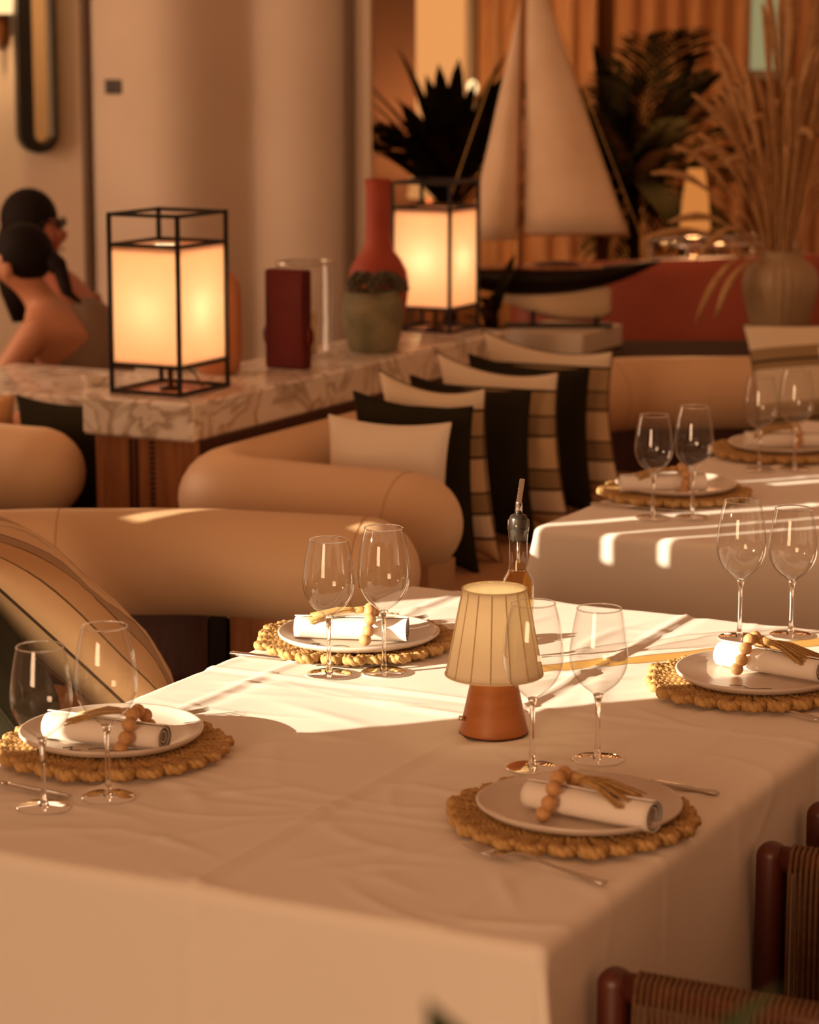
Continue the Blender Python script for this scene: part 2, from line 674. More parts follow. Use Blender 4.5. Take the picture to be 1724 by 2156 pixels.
def cloth_mesh(name, W, Lg, oh, seed, nridge, creases_v=(), creases_u=(), r=0.016, step=0.008):
    """local x across, y along, origin at the middle of the table top"""
    rnd = random.Random(seed)
    nx, ny = int((W + 2 * oh) / step), int((Lg + 2 * oh) / step)
    xs = np.linspace(-(W / 2 + oh), W / 2 + oh, nx + 1)
    ys = np.linspace(-(Lg / 2 + oh), Lg / 2 + oh, ny + 1)
    X, Y = np.meshgrid(xs, ys, indexing='ij')
    hx, hy = W / 2 - r, Lg / 2 - r
    QX, QY = np.clip(X, -hx, hx), np.clip(Y, -hy, hy)
    DX, DY = X - QX, Y - QY
    D = np.sqrt(DX ** 2 + DY ** 2)
    safe = np.maximum(D, 1e-9)
    NX, NY = DX / safe, DY / safe
    A = np.clip(D / r, 0, PI / 2)
    drop = np.maximum(0, D - r * PI / 2)
    corner = (2 * NX * NY) ** 2 * (D > 0)
    run = X * (np.abs(NY) > 0.7) + Y * (np.abs(NX) > 0.7)
    wave = 0.022 * np.sin(run * 9 + seed) + 0.016 * np.sin(run * 17 + 2.0 * seed)
    out = r * np.sin(A) + drop * (0.03 + 0.20 * corner + wave * (1 - corner))
    Z = -r * (1 - np.cos(A)) - drop * (1 - 0.06 * corner)
    PX, PY = QX + NX * out, QY + NY * out
    top = np.clip(1 - drop / 0.06, 0, 1) * 1.0
    H = np.zeros_like(X)
    for k in range(nridge):
        cx, cy = rnd.uniform(-W / 2, W / 2), rnd.uniform(-Lg / 2, Lg / 2)
        an = rnd.gauss(0.55, 0.7)
        ln, wd = rnd.uniform(0.05, 0.18), rnd.uniform(0.006, 0.016)
        am = rnd.uniform(0.001, 0.0040)
        bend = rnd.uniform(-2.5, 2.5)
        dx, dy = X - cx, Y - cy
        s = dx * math.cos(an) + dy * math.sin(an)
        t = -dx * math.sin(an) + dy * math.cos(an) + bend * s * s
        H += am * np.exp(-(s / ln) ** 2) * np.exp(-(t / wd) ** 2)
    for c, am in creases_v:
        t = X - c - 0.004 * np.sin(Y * 5)
        H += am * np.exp(-(t / 0.0075) ** 2) - 0.5 * am * np.exp(-((t - 0.02) / 0.014) ** 2)
    for c, am in creases_u:
        t = Y - c - 0.006 * np.sin(X * 4)
        H += am * np.exp(-(t / 0.008) ** 2) - 0.5 * am * np.exp(-((t + 0.02) / 0.014) ** 2)
    H += 0.0007 * np.sin(X * 21 + 1.3 * np.sin(Y * 9)) * np.sin(Y * 13 + seed)
    side = 1 - np.clip(1 - drop / 0.02, 0, 1)
    Z = Z + H * (1 - side)
    PX = PX + NX * H * side
    PY = PY + NY * H * side
    vs = np.stack([PX, PY, Z], -1).reshape(-1, 3)
    fs = []
    for i in range(nx):
        b = i * (ny + 1)
        for j in range(ny):
            fs.append((b + j, b + ny + 1 + j, b + ny + 2 + j, b + j + 1))
    return mesh(name, vs.tolist(), fs)


def table(label, clabel, cv, cu, W, Lg, oh, seed, nr, cvs, cus):
    t = thing('dining_table', label, 'table', T(cv, cu, 0), RT, 'cloth covered dining tables')
    ob('tabletop', MB().box((0, 0, ZT - 0.022), (W - 0.012, Lg - 0.012, 0.034), 0.01).mesh('tabletop', False), m_wood, t)
    leg = MB().box((0, 0, (ZT - 0.039) / 2), (0.06, 0.06, ZT - 0.039), 0.008).mesh('leg', False)
    for a in (-1, 1):
        for b in (-1, 1):
            ob('leg', leg, m_wood, t, loc=(a * (W / 2 - 0.12), b * (Lg / 2 - 0.12), 0))
    c = ob('tablecloth', cloth_mesh('tablecloth', W, Lg, oh, seed, nr, cvs, cus), m_cloth, loc=T(cv, cu, ZT), rz=RT)
    tag(c, clabel, 'tablecloth', 'white tablecloths')


table('large dining table in front, hidden under its white cloth', 'white linen cloth with ironed creases on the large table in front',
      -0.552, 0.885, 1.10, 1.77, 0.46, 3, 120, ((0.045, 0.0042), (-0.43, 0.0026), (0.40, 0.0016)), ((0.13, 0.0026), (-0.5, 0.0014)))
table('dining table behind, beside the row of striped cushions, under a white cloth', 'white cloth on the farther table beside the row of cushions',
      -0.59, 3.33, 1.10, 1.80, 0.40, 8, 60, ((0.04, 0.0015),), ((0.0, 0.0012),))

# ------------------------------------------------------------------ tableware builders
def braid(path, width, height, r, turns, n=6, seg=44):
    pts, L = resample(path, 0.0005)
    mb = MB()
    for k in range(3):
        line = []
        for i in range(seg + 1):
            f = i / seg * (len(pts) - 1)
            a = min(int(f), len(pts) - 2)
            p = pts[a].lerp(pts[a + 1], f - a)
            t = (pts[a + 1] - pts[a]).normalized()
            side = Vector((-t.y, t.x, 0))
            ph = 2 * PI * turns * i / seg + 2 * PI * k / 3
            line.append(p + side * (width * math.sin(ph)) + Vector((0, 0, height * math.sin(2 * ph))))
        mb.tube(line, r, n=n)
    return mb


loops = []
for q, (dr, tw) in enumerate(((0.0, 4.2), (0.003, 3.8), (-0.002, 4.6))):
    R1 = 0.163 + dr
    U_ = [Vector((0.085, -0.0055, 0))] + [Vector((0.112, -0.0075, 0)), Vector((0.14, -0.0112, 0.001)), Vector((R1 - 0.006, -0.0122, 0.002))]
    U_ += [Vector((R1 - 0.006 + 0.0125 * math.cos(a), 0.0122 * math.sin(a), 0.003)) for a in np.linspace(-PI / 2 + 0.3, PI / 2 - 0.3, 7)]
    U_ += [Vector((R1 - 0.006, 0.0122, 0.002)), Vector((0.14, 0.0112, 0.001)), Vector((0.112, 0.0075, 0)), Vector((0.085, 0.0055, 0))]
    loops.append(braid(U_, 0.0048, 0.0032, 0.0056, tw * 1.5, seg=72).mesh('braid_loop'))

ctr = MB()
for i in range(9):
    rr_ = 0.012 + i * 0.0105
    ctr.tube([Vector((rr_ * math.cos(a), rr_ * math.sin(a), 0.0062)) for a in np.linspace(0, 2 * PI, 40, endpoint=False)], 0.0058, n=6, closed=True)
me_ctr = ctr.mesh('woven_center')


def placemat(label, v, u, rot):
    t = thing('placemat', label, 'placemat', T(v, u, ZT + 0.0018), rot, 'braided straw placemats')
    ob('woven_center', me_ctr, m_straw, t)
    N = 25
    rnd = random.Random(int(rot * 1000) + 5)
    for k in range(N):
        o = ob('braid_loop', loops[rnd.randrange(3)], m_straw, t, loc=(0, 0, 0.0092), rz=2 * PI * k / N + rnd.uniform(-0.012, 0.012))
        s = rnd.uniform(0.975, 1.03)
        o.scale = (s, 1.0, rnd.uniform(0.9, 1.15))


def plate_mesh(seed):
    ph = seed * 1.7
    prof = [(0.0, 0.006), (0.05, 0.006), (0.098, 0.0065), (0.118, 0.009), (0.130, 0.0135), (0.1365, 0.0180), (0.1395, 0.0192), (0.1412, 0.0178),
            (0.1405, 0.0140), (0.132, 0.0075), (0.118, 0.0035), (0.09, 0.0010), (0.0, 0.0010)]
    return MB().lathe(prof, 72, wob=lambda a, r, z: 1 + 0.014 * math.sin(2 * a + ph) * (r / 0.14) + 0.014 * math.sin(3 * a + ph * 2) * (r / 0.14)).mesh('plate')


def plate(label, v, u, rot, seed, ink=()):
    o = ob('plate', plate_mesh(seed), m_plate, loc=T(v, u, ZT + 0.0165), rz=rot)
    tag(o, label, 'plate', 'stoneware plates')
    for pts in ink:
        ob('ink_line', MB().tube(arc_path([(x_, y_, 0.0072) for x_, y_ in pts], 0.02, 6), 0.0011, n=5, flat=0.35).mesh('ink_line'), m_ink, o)
    return o


def napkin_mesh(seed):
    rnd = random.Random(seed)
    L, turns = 0.200, 2.6
    ns, nt = 20, 70
    th = 0.0016
    vs, fs = [], []
    fl = rnd.uniform(-0.0015, 0.0015)
    for side in (0, 1):
        for i in range(ns + 1):
            s = -1 + 2 * i / ns
            for j in range(nt + 1):
                f = j / nt
                an = -2.2 + turns * 2 * PI * f
                r = 0.0065 + 0.0165 * f ** 0.8 + fl * s
                r += (th if side else 0)
                r *= 1 + 0.025 * math.sin(an * 2 + s * 3) - 0.03 * (1 - abs(s)) ** 2
                x = s * L / 2 * (1 - 0.03 * (1 - f))
                zz = math.sin(an) * r * (0.92)
                if f > 0.93:                                    # the free corner hangs out a little
                    zz -= (f - 0.93) * 0.02
                vs.append((x, math.cos(an) * r, zz))
    NN = (ns + 1) * (nt + 1)
    for side in (0, 1):
        for i in range(ns):
            for j in range(nt):
                a = side * NN + i * (nt + 1) + j
                q = (a, a + 1, a + nt + 2, a + nt + 1)
                fs.append(q if side else q[::-1])
    for i in range(ns):
        for j in (0, nt):
            a = i * (nt + 1) + j
            fs.append((a, a + nt + 1, a + nt + 1 + NN, a + NN))
    for j in range(nt):
        for i in (0, ns):
            a = i * (nt + 1) + j
            fs.append((a, a + 1, a + 1 + NN, a + NN))
    return mesh('napkin', vs, fs)


ME_NAP = [napkin_mesh(1), napkin_mesh(2)]
ME_BEAD = MB().sphere((0, 0, 0), 0.0108, 14, 10).mesh('bead')
NAP_R = 0.0235


def tassel_meshes(seed, L=0.098, spread=0.034):
    rnd = random.Random(seed)
    mb = MB()
    for k in range(64):
        a = rnd.uniform(-1, 1)
        h = rnd.uniform(0, 1)
        l = L * rnd.uniform(0.86, 1.0)
        p0 = Vector((0.006, a * 0.004, 0.002 + h * 0.004))
        p1 = Vector((l * 0.5, a * spread * 0.55, 0.004 + h * 0.007))
        p2 = Vector((l, a * spread + rnd.uniform(-0.002, 0.002), -0.001 + h * 0.008 - abs(a) * 0.004))
        mb.tube([p0, p0.lerp(p1, 0.5) + Vector((0, 0, 0.001)), p1, p1.lerp(p2, 0.55), p2], 0.0011, n=4)
    cap = MB().tube([(-0.004, 0, 0.003), (0.002, 0, 0.004), (0.012, 0, 0.004), (0.016, 0, 0.004)], [0.004, 0.0062, 0.0062, 0.005], n=10)
    return mb.mesh('tassel_threads'), cap.mesh('tassel_cap')


TAS = [tassel_meshes(4), tassel_meshes(9)]


def napkin(v, u, ang, z, label, rlabel, seed, ring_at, tas_dir, tas_side):
    """rolled napkin on the plate plus its bead ring; ang = direction of the roll"""
    p = T(v, u, z + NAP_R * 0.95)
    o = ob('napkin', ME_NAP[seed % 2], m_napkin, loc=p, rz=ang)
    tag(o, label, 'napkin', 'rolled white napkins')
    d = Vector((math.cos(ang), math.sin(ang), 0))
    g = thing('napkin_ring', rlabel, 'napkin ring', p + d * ring_at, ang, 'wooden bead napkin rings')
    R = NAP_R + 0.0118
    k = 0
    for deg, off in ((-28, -0.004), (6, 0.001), (39, 0.003), (72, 0.0), (105, -0.002), (138, 0.001), (171, 0.003), (204, -0.002)):
        a = math.radians(deg)
        y_ = -math.cos(a) * R
        z_ = math.sin(a) * R
        if deg in (-28, 204):
            z_ = -NAP_R + 0.0125
            y_ = math.copysign(R + 0.006, y_)
        ob('bead', ME_BEAD, m_bead, g, loc=(off, y_, z_), rot=(a, 0.4 * k, 0))
        k += 1
    thr, cap = TAS[seed % 2]
    tz, ty = R - 0.004, tas_side * 0.012
    e = bpy.data.objects.new('tassel', cap)
    COL.objects.link(e)
    if not cap.materials:
        cap.materials.append(m_straw2)
    e.parent = g
    e.location = (0.014 * tas_dir, ty, tz - 0.003)
    e.rotation_euler = (0, 0.16, 0 if tas_dir > 0 else PI)
    e['label'] = 'raffia tassel'
    th = ob('tassel_threads', thr, m_straw2, e)
    th['kind'] = 'stuff'


# wine glasses ---------------------------------------------------------------
def glass_meshes(H, rb, rt, stem):
    """bowl, stem, foot; H height, rb widest radius, rt rim radius"""
    zb = stem
    hb = H - stem
    prof = []
    ctrl = [(0.004, 0.0), (0.014, 0.010), (rb * 0.67, 0.16), (rb * 0.915, 0.29), (rb, 0.42), (rb * 0.985, 0.56), (rb * 0.89, 0.79), (rt, 1.0)]
    ctrl = [(r_, zb + (z_ * hb if z_ > 0.02 or z_ == 0 else z_ * 1.0)) for r_, z_ in ctrl]
    ctrl[1] = (0.013, zb + 0.008)
    def cr(p0, p1, p2, p3, t):
        return tuple(0.5 * (2 * b + (c - a) * t + (2 * a - 5 * b + 4 * c - d) * t * t + (3 * b - a - 3 * c + d) * t ** 3) for a, b, c, d in zip(p0, p1, p2, p3))
    for i in range(len(ctrl) - 1):
        p0, p1, p2, p3 = ctrl[max(i - 1, 0)], ctrl[i], ctrl[i + 1], ctrl[min(i + 2, len(ctrl) - 1)]
        for k in range(5):
            prof.append(cr(p0, p1, p2, p3, k / 5))
    prof.append(ctrl[-1])
    bowl = MB().lathe(prof, 48).mesh('bowl')
    rim = MB().tube([Vector((rt * math.cos(a), rt * math.sin(a), H)) for a in np.linspace(0, 2 * PI, 48, endpoint=False)], 0.0010, n=6, closed=True).mesh('rim')
    st = MB().lathe([(0.0001, 0.0045), (0.007, 0.005), (0.0048, 0.012), (0.0036, 0.03), (0.0034, stem * 0.6), (0.0040, stem - 0.012), (0.0062, stem - 0.002), (0.0078, stem + 0.003), (0.004, stem + 0.0045), (0.0001, stem + 0.0047)], 16).mesh('stem')
    ft = MB().lathe([(0.0001, 0.0045), (0.008, 0.0044), (0.022, 0.0028), (0.036, 0.0020), (0.0385, 0.0014), (0.0385, 0.0008), (0.036, 0.0004), (0.0001, 0.0004)], 40).mesh('foot')
    return bowl, rim, st, ft


GL_A = glass_meshes(0.232, 0.0435, 0.0330, 0.098)
GL_B = glass_meshes(0.250, 0.0445, 0.0320, 0.104)


def wine_glass(v, u, kind, label, group='wine glasses on the tables'):
    t = thing('wine_glass', label, 'wine glass', T(v, u, ZT + 0.0022), 0, group)
    b, r_, s, f = kind
    bo = ob('bowl', b, m_thin, t)
    ob('rim', r_, m_solid, bo)
    ob('stem', s, m_solid, t)
    ob('foot', f, m_solid, t)


# cutlery ---------------------------------------------------------------
def bar_mesh(stations, name):
    """stations: (x, half width, z centre, half thickness)"""
    vs, fs = [], []
    for x, w, z, h in stations:
        for a in range(8):
            an = 2 * PI * (a + 0.5) / 8
            vs.append((x, math.cos(an) * w, z + math.sin(an) * h))
    m = len(stations)
    for i in range(m - 1):
        for a in range(8):
            fs.append((i * 8 + a, i * 8 + (a + 1) % 8, (i + 1) * 8 + (a + 1) % 8, (i + 1) * 8 + a))
    fs += [tuple(range(8))[::-1], tuple((m - 1) * 8 + a for a in range(8))]
    return mesh(name, vs, fs)


ME_KH = bar_mesh([(-0.115, 0.004, 0.004, 0.0025), (-0.112, 0.0065, 0.0045, 0.0035), (-0.06, 0.006, 0.0045, 0.0035), (-0.015, 0.005, 0.0045, 0.003), (-0.005, 0.004, 0.0045, 0.0025)], 'handle')
ME_KB = bar_mesh([(-0.008, 0.004, 0.0045, 0.002), (0.0, 0.008, 0.0035, 0.0012), (0.04, 0.0095, 0.003, 0.001), (0.085, 0.0095, 0.003, 0.0009), (0.105, 0.006, 0.003, 0.0007), (0.115, 0.001, 0.003, 0.0005)], 'blade')
ME_FH = bar_mesh([(-0.115, 0.004, 0.003, 0.0015), (-0.112, 0.0075, 0.003, 0.002), (-0.08, 0.006, 0.004, 0.002), (-0.03, 0.0035, 0.008, 0.002), (0.015, 0.003, 0.014, 0.002), (0.035, 0.005, 0.012, 0.0016), (0.047, 0.012, 0.007, 0.0012), (0.062, 0.0125, 0.005, 0.0011), (0.068, 0.0125, 0.005, 0.001)], 'handle')
ME_FT = bar_mesh([(0.066, 0.0022, 0.005, 0.001), (0.085, 0.0018, 0.006, 0.001), (0.105, 0.0014, 0.009, 0.0008), (0.113, 0.0006, 0.0115, 0.0004)], 'tine')


def knife(p, q, label):
    p, q = Vector(p), Vector(q)        # handle end, blade end
    d = q - p
    t = thing('table_knife', label, 'knife', ((p + q) / 2).to_tuple(), math.atan2(d.y, d.x), 'table knives')
    ob('handle', ME_KH, m_chrome, t)
    ob('blade', ME_KB, m_chrome, t)


def fork(p, q, label):
    p, q = Vector(p), Vector(q)
    d = q - p
    t = thing('table_fork', label, 'fork', ((p + q) / 2).to_tuple(), math.atan2(d.y, d.x), 'table forks')
    ob('handle', ME_FH, m_chrome, t)
    for k in range(4):
        ob('tine', ME_FT, m_chrome, t, loc=(0, -0.0122 + k * 0.0068, 0))


ZC_ = ZT + 0.003
# place settings ---------------------------------------------------------------
wave1 = [(-0.02, -0.085), (0.0, -0.075), (0.012, -0.09), (0.03, -0.088), (0.045, -0.075), (0.06, -0.083), (0.075, -0.078)]
wave2 = [(-0.06, -0.08), (-0.045, -0.07), (-0.05, -0.09), (-0.03, -0.092)]

ang_fr = math.atan2(-0.112, 0.164)
placemat('braided straw placemat nearest the camera, beside the wooden armchair', -0.175, 0.471, RT + 0.02)
plate('stoneware plate nearest the camera, beside the wooden armchair', -0.166, 0.478, RT, 1)
napkin(-0.131, 0.430, ang_fr, ZT + 0.023, 'rolled napkin on the plate beside the wooden armchair', 'bead napkin ring with tassel on the plate beside the wooden armchair', 1, -0.045, 1, 0.9)
fork(T(-0.03, 0.245, ZC_), T(-0.25, 0.292, ZC_), 'fork in front of the plate beside the wooden armchair')
knife(T(-0.04, 0.680, ZC_), T(-0.27, 0.705, ZC_), 'knife behind the plate beside the wooden armchair')
wine_glass(-0.338, 0.692, GL_B, 'wine glass partly in front of the pleated lamp shade')
wine_glass(-0.270, 0.778, GL_A, 'wine glass just right of the pleated table lamp')

placemat('braided straw placemat cut by the right edge, on the sunlit end', -0.215, 1.29, RT + 0.07)
plate('stoneware plate with a drawn line, cut by the right edge in the sun', -0.205, 1.300, RT, 2, (wave1,))
ang_r = math.atan2(-0.118, 0.141)
napkin(-0.190, 1.315, ang_r, ZT + 0.023, 'rolled napkin cut by the right edge, half in the sun', 'bead napkin ring on the half sunlit napkin at the right edge', 2, -0.035, 1, 0.6)
fork(T(-0.046, 1.141, ZC_), T(-0.262, 1.212, ZC_), 'fork in front of the sunlit placemat at the right edge')
wine_glass(-0.360, 1.628, GL_B, 'taller sunlit wine glass standing behind the plate at the right edge')
wine_glass(-0.285, 1.690, GL_A, 'smaller sunlit wine glass behind the plate, closest to the right edge')

placemat('braided straw placemat cut by the left edge, beside the sofa', -0.935, 0.475, RT + 0.11)
plate('stoneware plate with a drawn line, near the left edge beside the sofa', -0.950, 0.498, RT + 0.4, 3, (wave1, wave2))
ang_l = math.atan2(-0.068, 0.160)
napkin(-0.925, 0.443, ang_l, ZT + 0.023, 'rolled napkin with a bright lit end, near the left edge', 'bead napkin ring on the napkin near the left edge', 2, 0.052, -1, 0.7)
knife(T(-1.075, 0.262, ZC_), T(-0.857, 0.248, ZC_), 'knife cut by the left edge, below the straw placemat')
fork(T(-1.085, 0.600, ZC_), T(-0.935, 0.718, ZC_), 'fork tip peeking out behind the plate near the left edge')
wine_glass(-0.864, 0.196, GL_A, 'wine glass closest to the left edge of the front table')
wine_glass(-0.811, 0.278, GL_B, 'second wine glass from the left edge, against the rolled napkin')

placemat('braided straw placemat behind the pair of glasses, left of the table lamp', -0.945, 1.262, RT + 0.16)
plate('stoneware plate with a drawn line, left of the table lamp', -0.932, 1.245, RT + 0.2, 4, (wave1, wave2))
ang_b = math.atan2(-0.022, 0.165)
napkin(-0.927, 1.212, ang_b, ZT + 0.023, 'rolled napkin behind two glasses, left of the table lamp', 'bead napkin ring on the napkin left of the table lamp', 1, 0.035, -1, 0.6)
knife(T(-1.097, 1.090, ZC_), T(-0.875, 1.102, ZC_), 'knife at the table edge left of the pair of glasses')
fork(T(-1.08, 1.355, ZC_), T(-0.93, 1.475, ZC_), 'fork tip peeking out behind the plate left of the lamp')
wine_glass(-0.883, 1.053, GL_A, 'shorter wine glass of the pair left of the table lamp')
wine_glass(-0.807, 1.108, GL_B, 'taller wine glass of the pair left of the table lamp')

placemat('braided straw placemat at the near corner of the farther table', -1.0, 2.915, RT + 0.05)
plate('stoneware plate at the near corner of the farther table', -0.999, 2.934, RT, 5)
ang_f = math.atan2(0.013, 0.186)
napkin(-1.0, 2.850, ang_f, ZT + 0.023, 'rolled napkin at the near corner of the farther table', 'bead napkin ring at the near corner of the farther table', 1, 0.045, -1, 0.6)
wine_glass(-0.94, 2.640, GL_A, 'left wine glass of the pair at the near corner of the farther table')
wine_glass(-0.865, 2.690, GL_B, 'right wine glass of the pair at the near corner of the farther table')
knife(T(-1.12, 2.72, ZC_), T(-0.9, 2.745, ZC_), 'knife beside the placemat on the farther table')

placemat('braided straw placemat farthest back, cut by the right edge', -0.99, 3.61, RT + 0.1)
plate('stoneware plate farthest back, cut by the right edge', -0.985, 3.632, RT, 6)
napkin(-0.965, 3.585, math.atan2(0.0, 0.15), ZT + 0.023, 'rolled napkin on the farthest plate at the right edge', 'bead napkin ring on the farthest plate at the right edge', 2, 0.03, -1, 0.6)
wine_glass(-0.95, 3.36, GL_A, 'left wine glass in front of the farthest plate')
wine_glass(-0.875, 3.41, GL_B, 'right wine glass in front of the farthest plate, at the right edge')

# table lamp ---------------------------------------------------------------
lp = thing('table_lamp', 'small table lamp with pleated cream shade and conical wooden base', 'table lamp', T(-0.505, 0.868, ZT + 0.003))
lp.location = (0.131, 3.935, ZT + 0.003)
ob('base', MB().lathe([(0.0, 0), (0.052, 0.0), (0.0535, 0.002), (0.0525, 0.006), (0.0325, 0.100), (0.031, 0.102), (0.0, 0.102)], 48).mesh('base'), M('lamp_wood', '#b5733f', rough=0.5, col2='#a5642f', scale=10, stretch=(1, 1, 5)), lp)
ob('foot_ring', MB().lathe([(0.0515, -0.001), (0.0538, -0.001), (0.0540, 0.001), (0.0515, 0.001)], 48, closed=True).mesh('foot_ring'), m_wood_dark, lp)
ob('switch', MB().tube([(-0.046, -0.016, 0.026), (-0.054, -0.019, 0.027)], 0.004, n=10).mesh('switch'), m_chrome, lp)
ob('stem', MB().tube([(0, 0, 0.1), (0, 0, 0.16)], 0.006, n=10).mesh('stem'), m_chrome, lp)
m_shade = M_translucent('shade_silk', '#fff8e4', 0.38)
NP = 15
SH0, SH1, RB_, RT_ = 0.093, 0.228, 0.0755, 0.0495


def shade_r(a, f):
    r = RB_ + (RT_ - RB_) * f
    x = (a * NP / (2 * PI)) % 1.0
    return r * (1 - 0.020 * (1 - (2 * x - 1) ** 2) * (0.6 + 0.4 * math.sin(f * PI)))


vs, fs = [], []
na, nf = NP * 8, 12
for i in range(nf + 1):
    f = i / nf
    for j in range(na):
        a = 2 * PI * j / na
        r = shade_r(a, f)
        vs.append((r * math.cos(a), r * math.sin(a), SH0 + (SH1 - SH0) * f))
for i in range(nf):
    for j in range(na):
        fs.append((i * na + j, i * na + (j + 1) % na, (i + 1) * na + (j + 1) % na, (i + 1) * na + j))
sh = ob('shade', mesh('shade', vs, fs), m_shade, lp)
so = sh.modifiers.new('thick', 'SOLIDIFY')
so.thickness = 0.0012
so.offset = -1
me_seam = MB().tube([(RB_ * 1.002, 0, SH0), ((RB_ + RT_) / 2 * 1.002, 0, (SH0 + SH1) / 2), (RT_ * 1.002, 0, SH1)], 0.0009, n=5).mesh('pleat_seam')
for k in range(NP):
    ob('pleat_seam', me_seam, M('shade_seam', '#c9b184', rough=0.8), sh, rz=2 * PI * k / NP)
for nm, rr_, zz in (('rim', RT_, SH1), ('rim', RB_, SH0)):
    ob(nm, MB().tube([Vector((rr_ * math.cos(a), rr_ * math.sin(a), zz)) for a in np.linspace(0, 2 * PI, 48, endpoint=False)], 0.0016, n=6, closed=True).mesh(nm), M('shade_trim', '#e2d3aa', rough=0.8), sh)

ld = bpy.data.lights.new('table_lamp_fill', 'POINT')  # faint inner light added to lift the brightness of the shade
ld.energy = 0.11
ld.color = (1.0, 0.72, 0.38)
ld.shadow_soft_size = 0.015
lo = bpy.data.objects.new('table_lamp_fill', ld)
COL.objects.link(lo)
lo.parent = lp
lo.location = (0, 0, 0.172)
# oil bottle ---------------------------------------------------------------
bt = thing('oil_bottle', 'clear oil bottle with steel pourer behind the table lamp', 'bottle', (0.184, 4.335, ZT + 0.003))
RB2 = 0.0275
ob('glass_body', MB().lathe([(0.0, 0.001), (RB2 - 0.003, 0.001), (RB2, 0.004), (RB2, 0.148), (RB2 - 0.003, 0.160), (0.0185, 0.170), (0.0162, 0.176), (0.0158, 0.225), (0.0168, 0.232), (0.0172, 0.2405), (0.0185, 0.2435), (0.0185, 0.260), (0.016, 0.262)], 40).mesh('glass_body'), m_thin, bt)
m_oil = M_thin_glass('olive_oil', (0.93, 0.70, 0.22), 1.3)
ob('oil', MB().lathe([(0.0, 0.004), (RB2 - 0.003, 0.004), (RB2 - 0.002, 0.006), (RB2 - 0.002, 0.147), (RB2 - 0.005, 0.159), (0.0170, 0.168), (0.0145, 0.1725), (0.0, 0.1725)], 40).mesh('oil'), m_oil, bt)
st = ob('stopper', MB().lathe([(0.0, 0.224), (0.0135, 0.226), (0.0140, 0.240), (0.0155, 0.245), (0.0158, 0.262), (0.0135, 0.268), (0.006, 0.271), (0.0, 0.272)], 32).mesh('stopper'), M('black_rubber', '#2c261f', rough=0.35), bt)
ob('spout', MB().tube(arc_path([(0, 0, 0.268), (0.0005, 0, 0.29), (0.006, -0.001, 0.330)], 0.02, 8), [0.0066] + [0.0058] * 4 + [0.0052] * 4 + [0.0046] + [0.0044], n=14).mesh('spout'), m_chrome, bt)
ob('dip_tube', MB().tube([(0, 0, 0.185), (0, 0, 0.226)], 0.0028, n=10).mesh('dip_tube'), m_chrome, bt)

# ------------------------------------------------------------------ sofas
BR = 0.122
BZ = 0.665


def Tz(lst, z):
    return [T(v, u, z) for v, u in lst]


def plinth_mesh(name, path, w, z0, z1):
    p, L = resample([Vector((q.x, q.y, 0)) for q in path], 0.03)
    vs, fs = [], []
    n = len(p)
    for i in range(n):
        t = (p[min(i + 1, n - 1)] - p[max(i - 1, 0)]).normalized()
        sd = Vector((-t.y, t.x, 0)) * (w / 2)
        for q in (p[i] - sd, p[i] + sd):
            vs += [(q.x, q.y, z0), (q.x, q.y, z1)]
    for i in range(n - 1):
        k = i * 4
        fs += [(k, k + 4, k + 5, k + 1), (k + 2, k + 3, k + 7, k + 6), (k + 1, k + 5, k + 7, k + 3), (k, k + 2, k + 6, k + 4)]
    fs += [(0, 1, 3, 2), (4 * n - 4, 4 * n - 2, 4 * n - 1, 4 * n - 3)]
    return mesh(name, vs, fs, False)


def sofa(label, path, corner, cuts, base_boxes, seat_boxes, seams=(), caps=(True, True)):
    s = thing('banquette_sofa', label, 'sofa', (0, 0, 0), 0, 'tan leather banquettes')
    pp = arc_path([Vector((x_, y_, BZ)) for x_, y_ in path], corner)
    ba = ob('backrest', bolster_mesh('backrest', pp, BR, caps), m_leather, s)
    rp, L = resample(pp, 0.01)
    for sd in seams:
        i = int(sd / L * (len(rp) - 1))
        t = (rp[i + 1] - rp[i - 1]).normalized()
        n1 = Vector((0, 0, 1))
        n2 = t.cross(n1)
        ob('seam', MB().tube([rp[i] + (n1 * math.cos(a) + n2 * math.sin(a)) * (BR + 0.0002) for a in np.linspace(0, 2 * PI, 40, endpoint=False)], 0.0012, n=5, closed=True).mesh('seam'), M('seam_thread', '#bf9668', rough=0.7), ba)
    for (a0, a1, mt) in cuts:
        i0, i1 = int(a0 / L * (len(rp) - 1)), int(min(1, a1 / L) * (len(rp) - 1))
        ob('base', plinth_mesh('base', rp[i0:i1 + 1], 0.13, 0.0, BZ - 0.085), mt, s)
    for (v0, v1, u0, u1, z0, z1) in base_boxes:
        c = T((v0 + v1) / 2, (u0 + u1) / 2, 0)
        ob('seat_base', MB().box((0, 0, (z0 + z1) / 2), (v1 - v0, u1 - u0, z1 - z0), 0.006).mesh('seat_base', False), m_wood_dark, s, loc=c, rz=RT)
    for (v0, v1, u0, u1, z0, z1) in seat_boxes:
        c = T((v0 + v1) / 2, (u0 + u1) / 2, 0)
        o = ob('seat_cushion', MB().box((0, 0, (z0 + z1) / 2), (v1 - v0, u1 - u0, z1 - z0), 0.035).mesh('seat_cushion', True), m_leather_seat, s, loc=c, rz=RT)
        bv = o.modifiers.new('bev', 'BEVEL')
        bv.width = 0.015
        bv.segments = 3
    return s


def TT(lst):
    return [(T(v, u).x, T(v, u).y) for v, u in lst]


